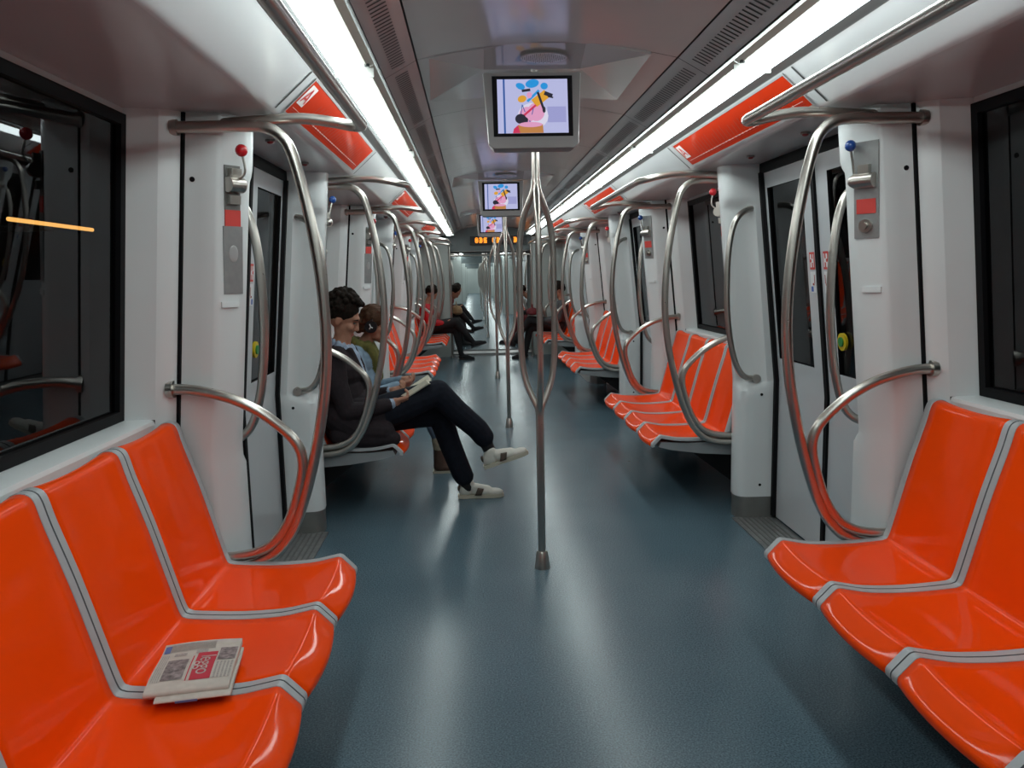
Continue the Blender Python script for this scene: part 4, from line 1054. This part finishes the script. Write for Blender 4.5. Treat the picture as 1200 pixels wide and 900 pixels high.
for s in (-1, 1):
    b.chain('jeans', [(-1.08, y0 + s * .085, .52), (-.84, y0 + s * .085, .52), (-.64, y0 + s * .08, .505)], [.088, .078, .062])
    b.chain('jeans', [(-.64, y0 + s * .08, .505), (-.61, y0 + s * .08, .34), (-.575, y0 + s * .075, .24)], [.060, .056, .046])
    b.chain('bootcream', [(-.575, y0 + s * .075, .24), (-.57, y0 + s * .075, .19)], [.058, .056])
b.build('body', .006, 5, wo); face_bits(wo, P, R, k, 'hairbrown')
spots = [(-.014, 0, .042, .092)]
for i in range(120):
    th = rr.uniform(0, PI * .66); ph = rr.uniform(0, 2 * PI); a, q, w = math.sin(th) * math.cos(ph), math.sin(th) * math.sin(ph), math.cos(th)
    if a > .35 and w < .45: continue
    spots.append((-.016 + a * .095, q * .082, .034 + w * .092, rr.uniform(.016, .022)))
for i in range(26): spots.append((-.085 + rr.uniform(-.02, .03), rr.uniform(-.05, .05), rr.uniform(-.08, .0), .024))
hair_blob(wo, P, R, spots, .007, 'hairbrown')
for s in (-1, 1):
    bb = Body(); h = V((-.625, y0 + s * .075, 0)) - wo.location
    bb.chain('boot', [h + V((.05, 0, .05)), h + V((.055, 0, .18))], [.050, .052]); bb.chain('boot', [h + V((.05, 0, .045)), h + V((.15, 0, .040)), h + V((.205, 0, .036))], [.044, .042, .036])
    o = bb.build('boot', .006, 4); o.parent = wo
    mb = MB(); mb.box(h + V((.125, 0, .008)), (.26, .085, .016)); mb.build('sole', 'shoesole', o)
# headphones are worn: an object of their own
hp = thing('headphones', 'black over-ear headphones with white mark on the person in denim', 'headphones', tuple(HC)); o = hp.location
mb = MB(); arc = [P(-.012 - .0 * abs(math.sin(t)), .094 * math.cos(t), -.005 + .135 * math.sin(t)) - o for t in [PI * i / 16 for i in range(17)]]; mb.tube(arc, .010, 10); mb.build('headband', 'headphone', hp)
for s in (-1, 1):
    mb = MB(); ax = (P(0, 1, 0) - P(0, 0, 0)); mb.disc(P(-.006, s * .098, -.022) - o, .044, ax, .034, 22); e = mb.build('ear_cup', 'headphone', hp)
    mb = MB(); mb.tube([P(-.020, s * .1175, -.004) - o, P(-.006, s * .1175, -.022) - o, P(.010, s * .1175, -.026) - o], .004, 8); mb.tube([P(-.006, s * .1175, -.022) - o, P(-.012, s * .1175, -.040) - o], .004, 8); mb.build('white_mark', 'whitemark', e)

# ---- people farther along
def seated(label, x, y, s, top, legs, shoe_m='blackcloth', hair='hair', lean=0.0, pitch=-.3, cross=False, reach=.5, h=1.0, seat=.43, shoes=True):
    """s = +1 sits on the left bench and faces +x, -1 the other way"""
    t = thing('person', label, 'person', (s * -1 * abs(x) if True else x, y, seat)); X = lambda q: t.location.x + s * q
    b = Body(); yaw = 0 if s == 1 else PI
    neck = V((X(-.03 + lean * .7), y, 1.0 * h)); HC = V((X(.02 + lean), y, 1.15 * h - abs(lean) * .15)); P, R = head(b, HC, yaw, pitch, .97)
    neck = V((X(-.03 + lean * .75), y, .985 * h - abs(lean) * .12))
    b.cone('skin', neck, (HC + neck) / 2, .05, .048)
    b.ell(top, (X(0), y, .54), (.15, .18, .12)); b.ell(top, (X(-.02 + lean * .3), y, .70), (.135, .17, .15)); b.ell(top, (X(-.03 + lean * .6), y, .85 - abs(lean) * .1), (.125, .18, .13))
    sh = .905 - abs(lean) * .14
    b.cone(top, (X(-.03 + lean * .7), y - .12, sh), (X(-.03 + lean * .7), y + .12, sh), .065, .065)
    for q in (-1, 1):
        b.chain(top, [(X(-.03 + lean * .7), y + q * .17, sh - .02), (X(.04 + lean * .4), y + q * .21, .67), (X(.26 + lean * .35), y + q * .09, .64)], [.062, .054, .040])
        hand(b, (X(.285 + lean * .35), y + q * .075, .645), (s * .9, -q * .4, 0), (0, -q * .3, .8), q * s, .9)
    if cross:
        b.chain(legs, [(X(.0), y - .09, .55), (X(.27), y - .05, .62), (X(.50), y - .02, .66)], [.095, .085, .068]); b.chain(legs, [(X(.50), y - .02, .66), (X(.66), y + .02, .46), (X(.76), y + .04, .33)], [.066, .058, .046])
        b.chain(legs, [(X(.0), y + .09, .53), (X(.27), y + .10, .53), (X(.50), y + .10, .52)], [.095, .082, .066]); b.chain(legs, [(X(.50), y + .10, .52), (X(.54), y + .10, .3), (X(.58), y + .10, .10)], [.064, .056, .044])
        feet = [((X(.75), y + .035, .20), .30), ((X(.53), y + .10, .0), 0)]
    else:
        for q in (-1, 1):
            b.chain(legs, [(X(.0), y + q * .09, .53), (X(.25), y + q * .10, .53), (X(.48), y + q * .11, .52)], [.095, .084, .066]); b.chain(legs, [(X(.48), y + q * .11, .52), (X(.52 + .08 * (q > 0)), y + q * .11, .30), (X(.56 + .14 * (q > 0)), y + q * .11, .10)], [.064, .056, .044])
        feet = [((X(.51), y - .11, 0), 0), ((X(.65), y + .11, 0), 0)]
    b.build('body', .010, 4, t)
    for p, a in feet: shoe(t, p, yaw, a, .28, [shoe_m, 'dark', 'dark'], False)
    sp = [(-.014, 0, .042, .093)] + [(-.07, 0, .0, .06)]
    r3 = random.Random(int(y * 10))
    for i in range(50):
        th = r3.uniform(0, PI * .6); ph = r3.uniform(0, 2 * PI); a, q, w = math.sin(th) * math.cos(ph), math.sin(th) * math.sin(ph), math.cos(th)
        if a > .3 and w < .5: continue
        sp.append((-.016 + a * .095, q * .084, .036 + w * .098, .02))
    hair_blob(t, P, R, sp, .010, hair)
    return t
seated('person in a red jacket with dark trousers on the last left bench before the gangway', 1.12, 13.25, 1, 'redjacket', 'blackcloth', cross=True, lean=.10, pitch=-.6)
seated('person in grey jacket with a red bag, right bench before the gangway', 1.12, 13.2, -1, 'greycloth', 'blackcloth', cross=True, lean=.0, pitch=-.25)
seated('person in black with a tan bag, past the gangway on the left', 1.12, 16.1, 1, 'blackcloth', 'blackcloth', lean=.40, pitch=-.5)
seated('person in black coat past the gangway, in the middle of the left bench', 1.12, 16.95, 1, 'blackcloth', 'blackcloth', cross=True, lean=.42, pitch=-.4)
seated('person with reddish top farthest down the left side, past the gangway', 1.12, 19.6, 1, 'maroon', 'blackcloth', cross=True, lean=.40, pitch=-.3)
seated('person in dark clothes past the gangway on the right bench', 1.12, 16.2, -1, 'blackcloth', 'maroon', lean=.45, pitch=-.5)
# tan bag on a lap, maroon bag on the right
def bag(label, loc, mat, sz):
    t = thing('shoulder_bag', label, 'bag', loc); b = Body(); x, y, z = sz
    b.ell(mat, (0, 0, z * .5), (x, y, z * .5)); b.ell(mat, (0, 0, z * .3), (x * 1.05, y * 1.05, z * .3)); o = b.build('pouch', .010, 3); o.parent = t
    mb = MB(); mb.tube(spline([(0, -y * .7, z * .8), (0, -y * .4, z * 1.3), (0, y * .4, z * 1.3), (0, y * .7, z * .8)], 5), .008, 8); mb.build('strap', mat, t)
bag('tan bag on the knees of a black-clad person past the gangway', (-.66, 16.1, .62), 'tan', (.12, .16, .20))
bag('red cloth bag resting on the knee of the person on the right before the gangway', (.66, 13.15, .735), 'maroon', (.10, .13, .13))

# ------------------------------------------------------------------ camera and world
f_, vp, roll = 930.0, (555.0, 322.0), math.radians(1.6)
d = Vector(((vp[0] - 600) / f_, -(vp[1] - 450) / f_, -1)).normalized()
u0 = Vector((-math.sin(roll), math.cos(roll), 0)); up = (u0 - d * u0.dot(d)).normalized(); xx = d.cross(up)
Rc = Matrix((xx, d, up))            # camera <- world is the transpose of this
Rc = Matrix((( xx.x, d.x, up.x), (xx.y, d.y, up.y), (xx.z, d.z, up.z)))
cam = bpy.data.cameras.new('camera'); co = bpy.data.objects.new('camera', cam); COL.objects.link(co)
cam.sensor_fit = 'HORIZONTAL'; cam.sensor_width = 36; cam.lens = f_ / 1200 * 36; cam.clip_start = .05
co.matrix_world = Matrix.Translation((-.295, 0, 1.42)) @ Rc.transposed().to_4x4()
SC.camera = co
w = bpy.data.worlds.new('world'); SC.world = w; w.use_nodes = True
w.node_tree.nodes['Background'].inputs['Color'].default_value = (.01, .01, .012, 1); w.node_tree.nodes['Background'].inputs['Strength'].default_value = .3
SC.view_settings.view_transform = 'Standard'
SC.view_settings.exposure = 0.12
SC.view_settings.look = 'None'
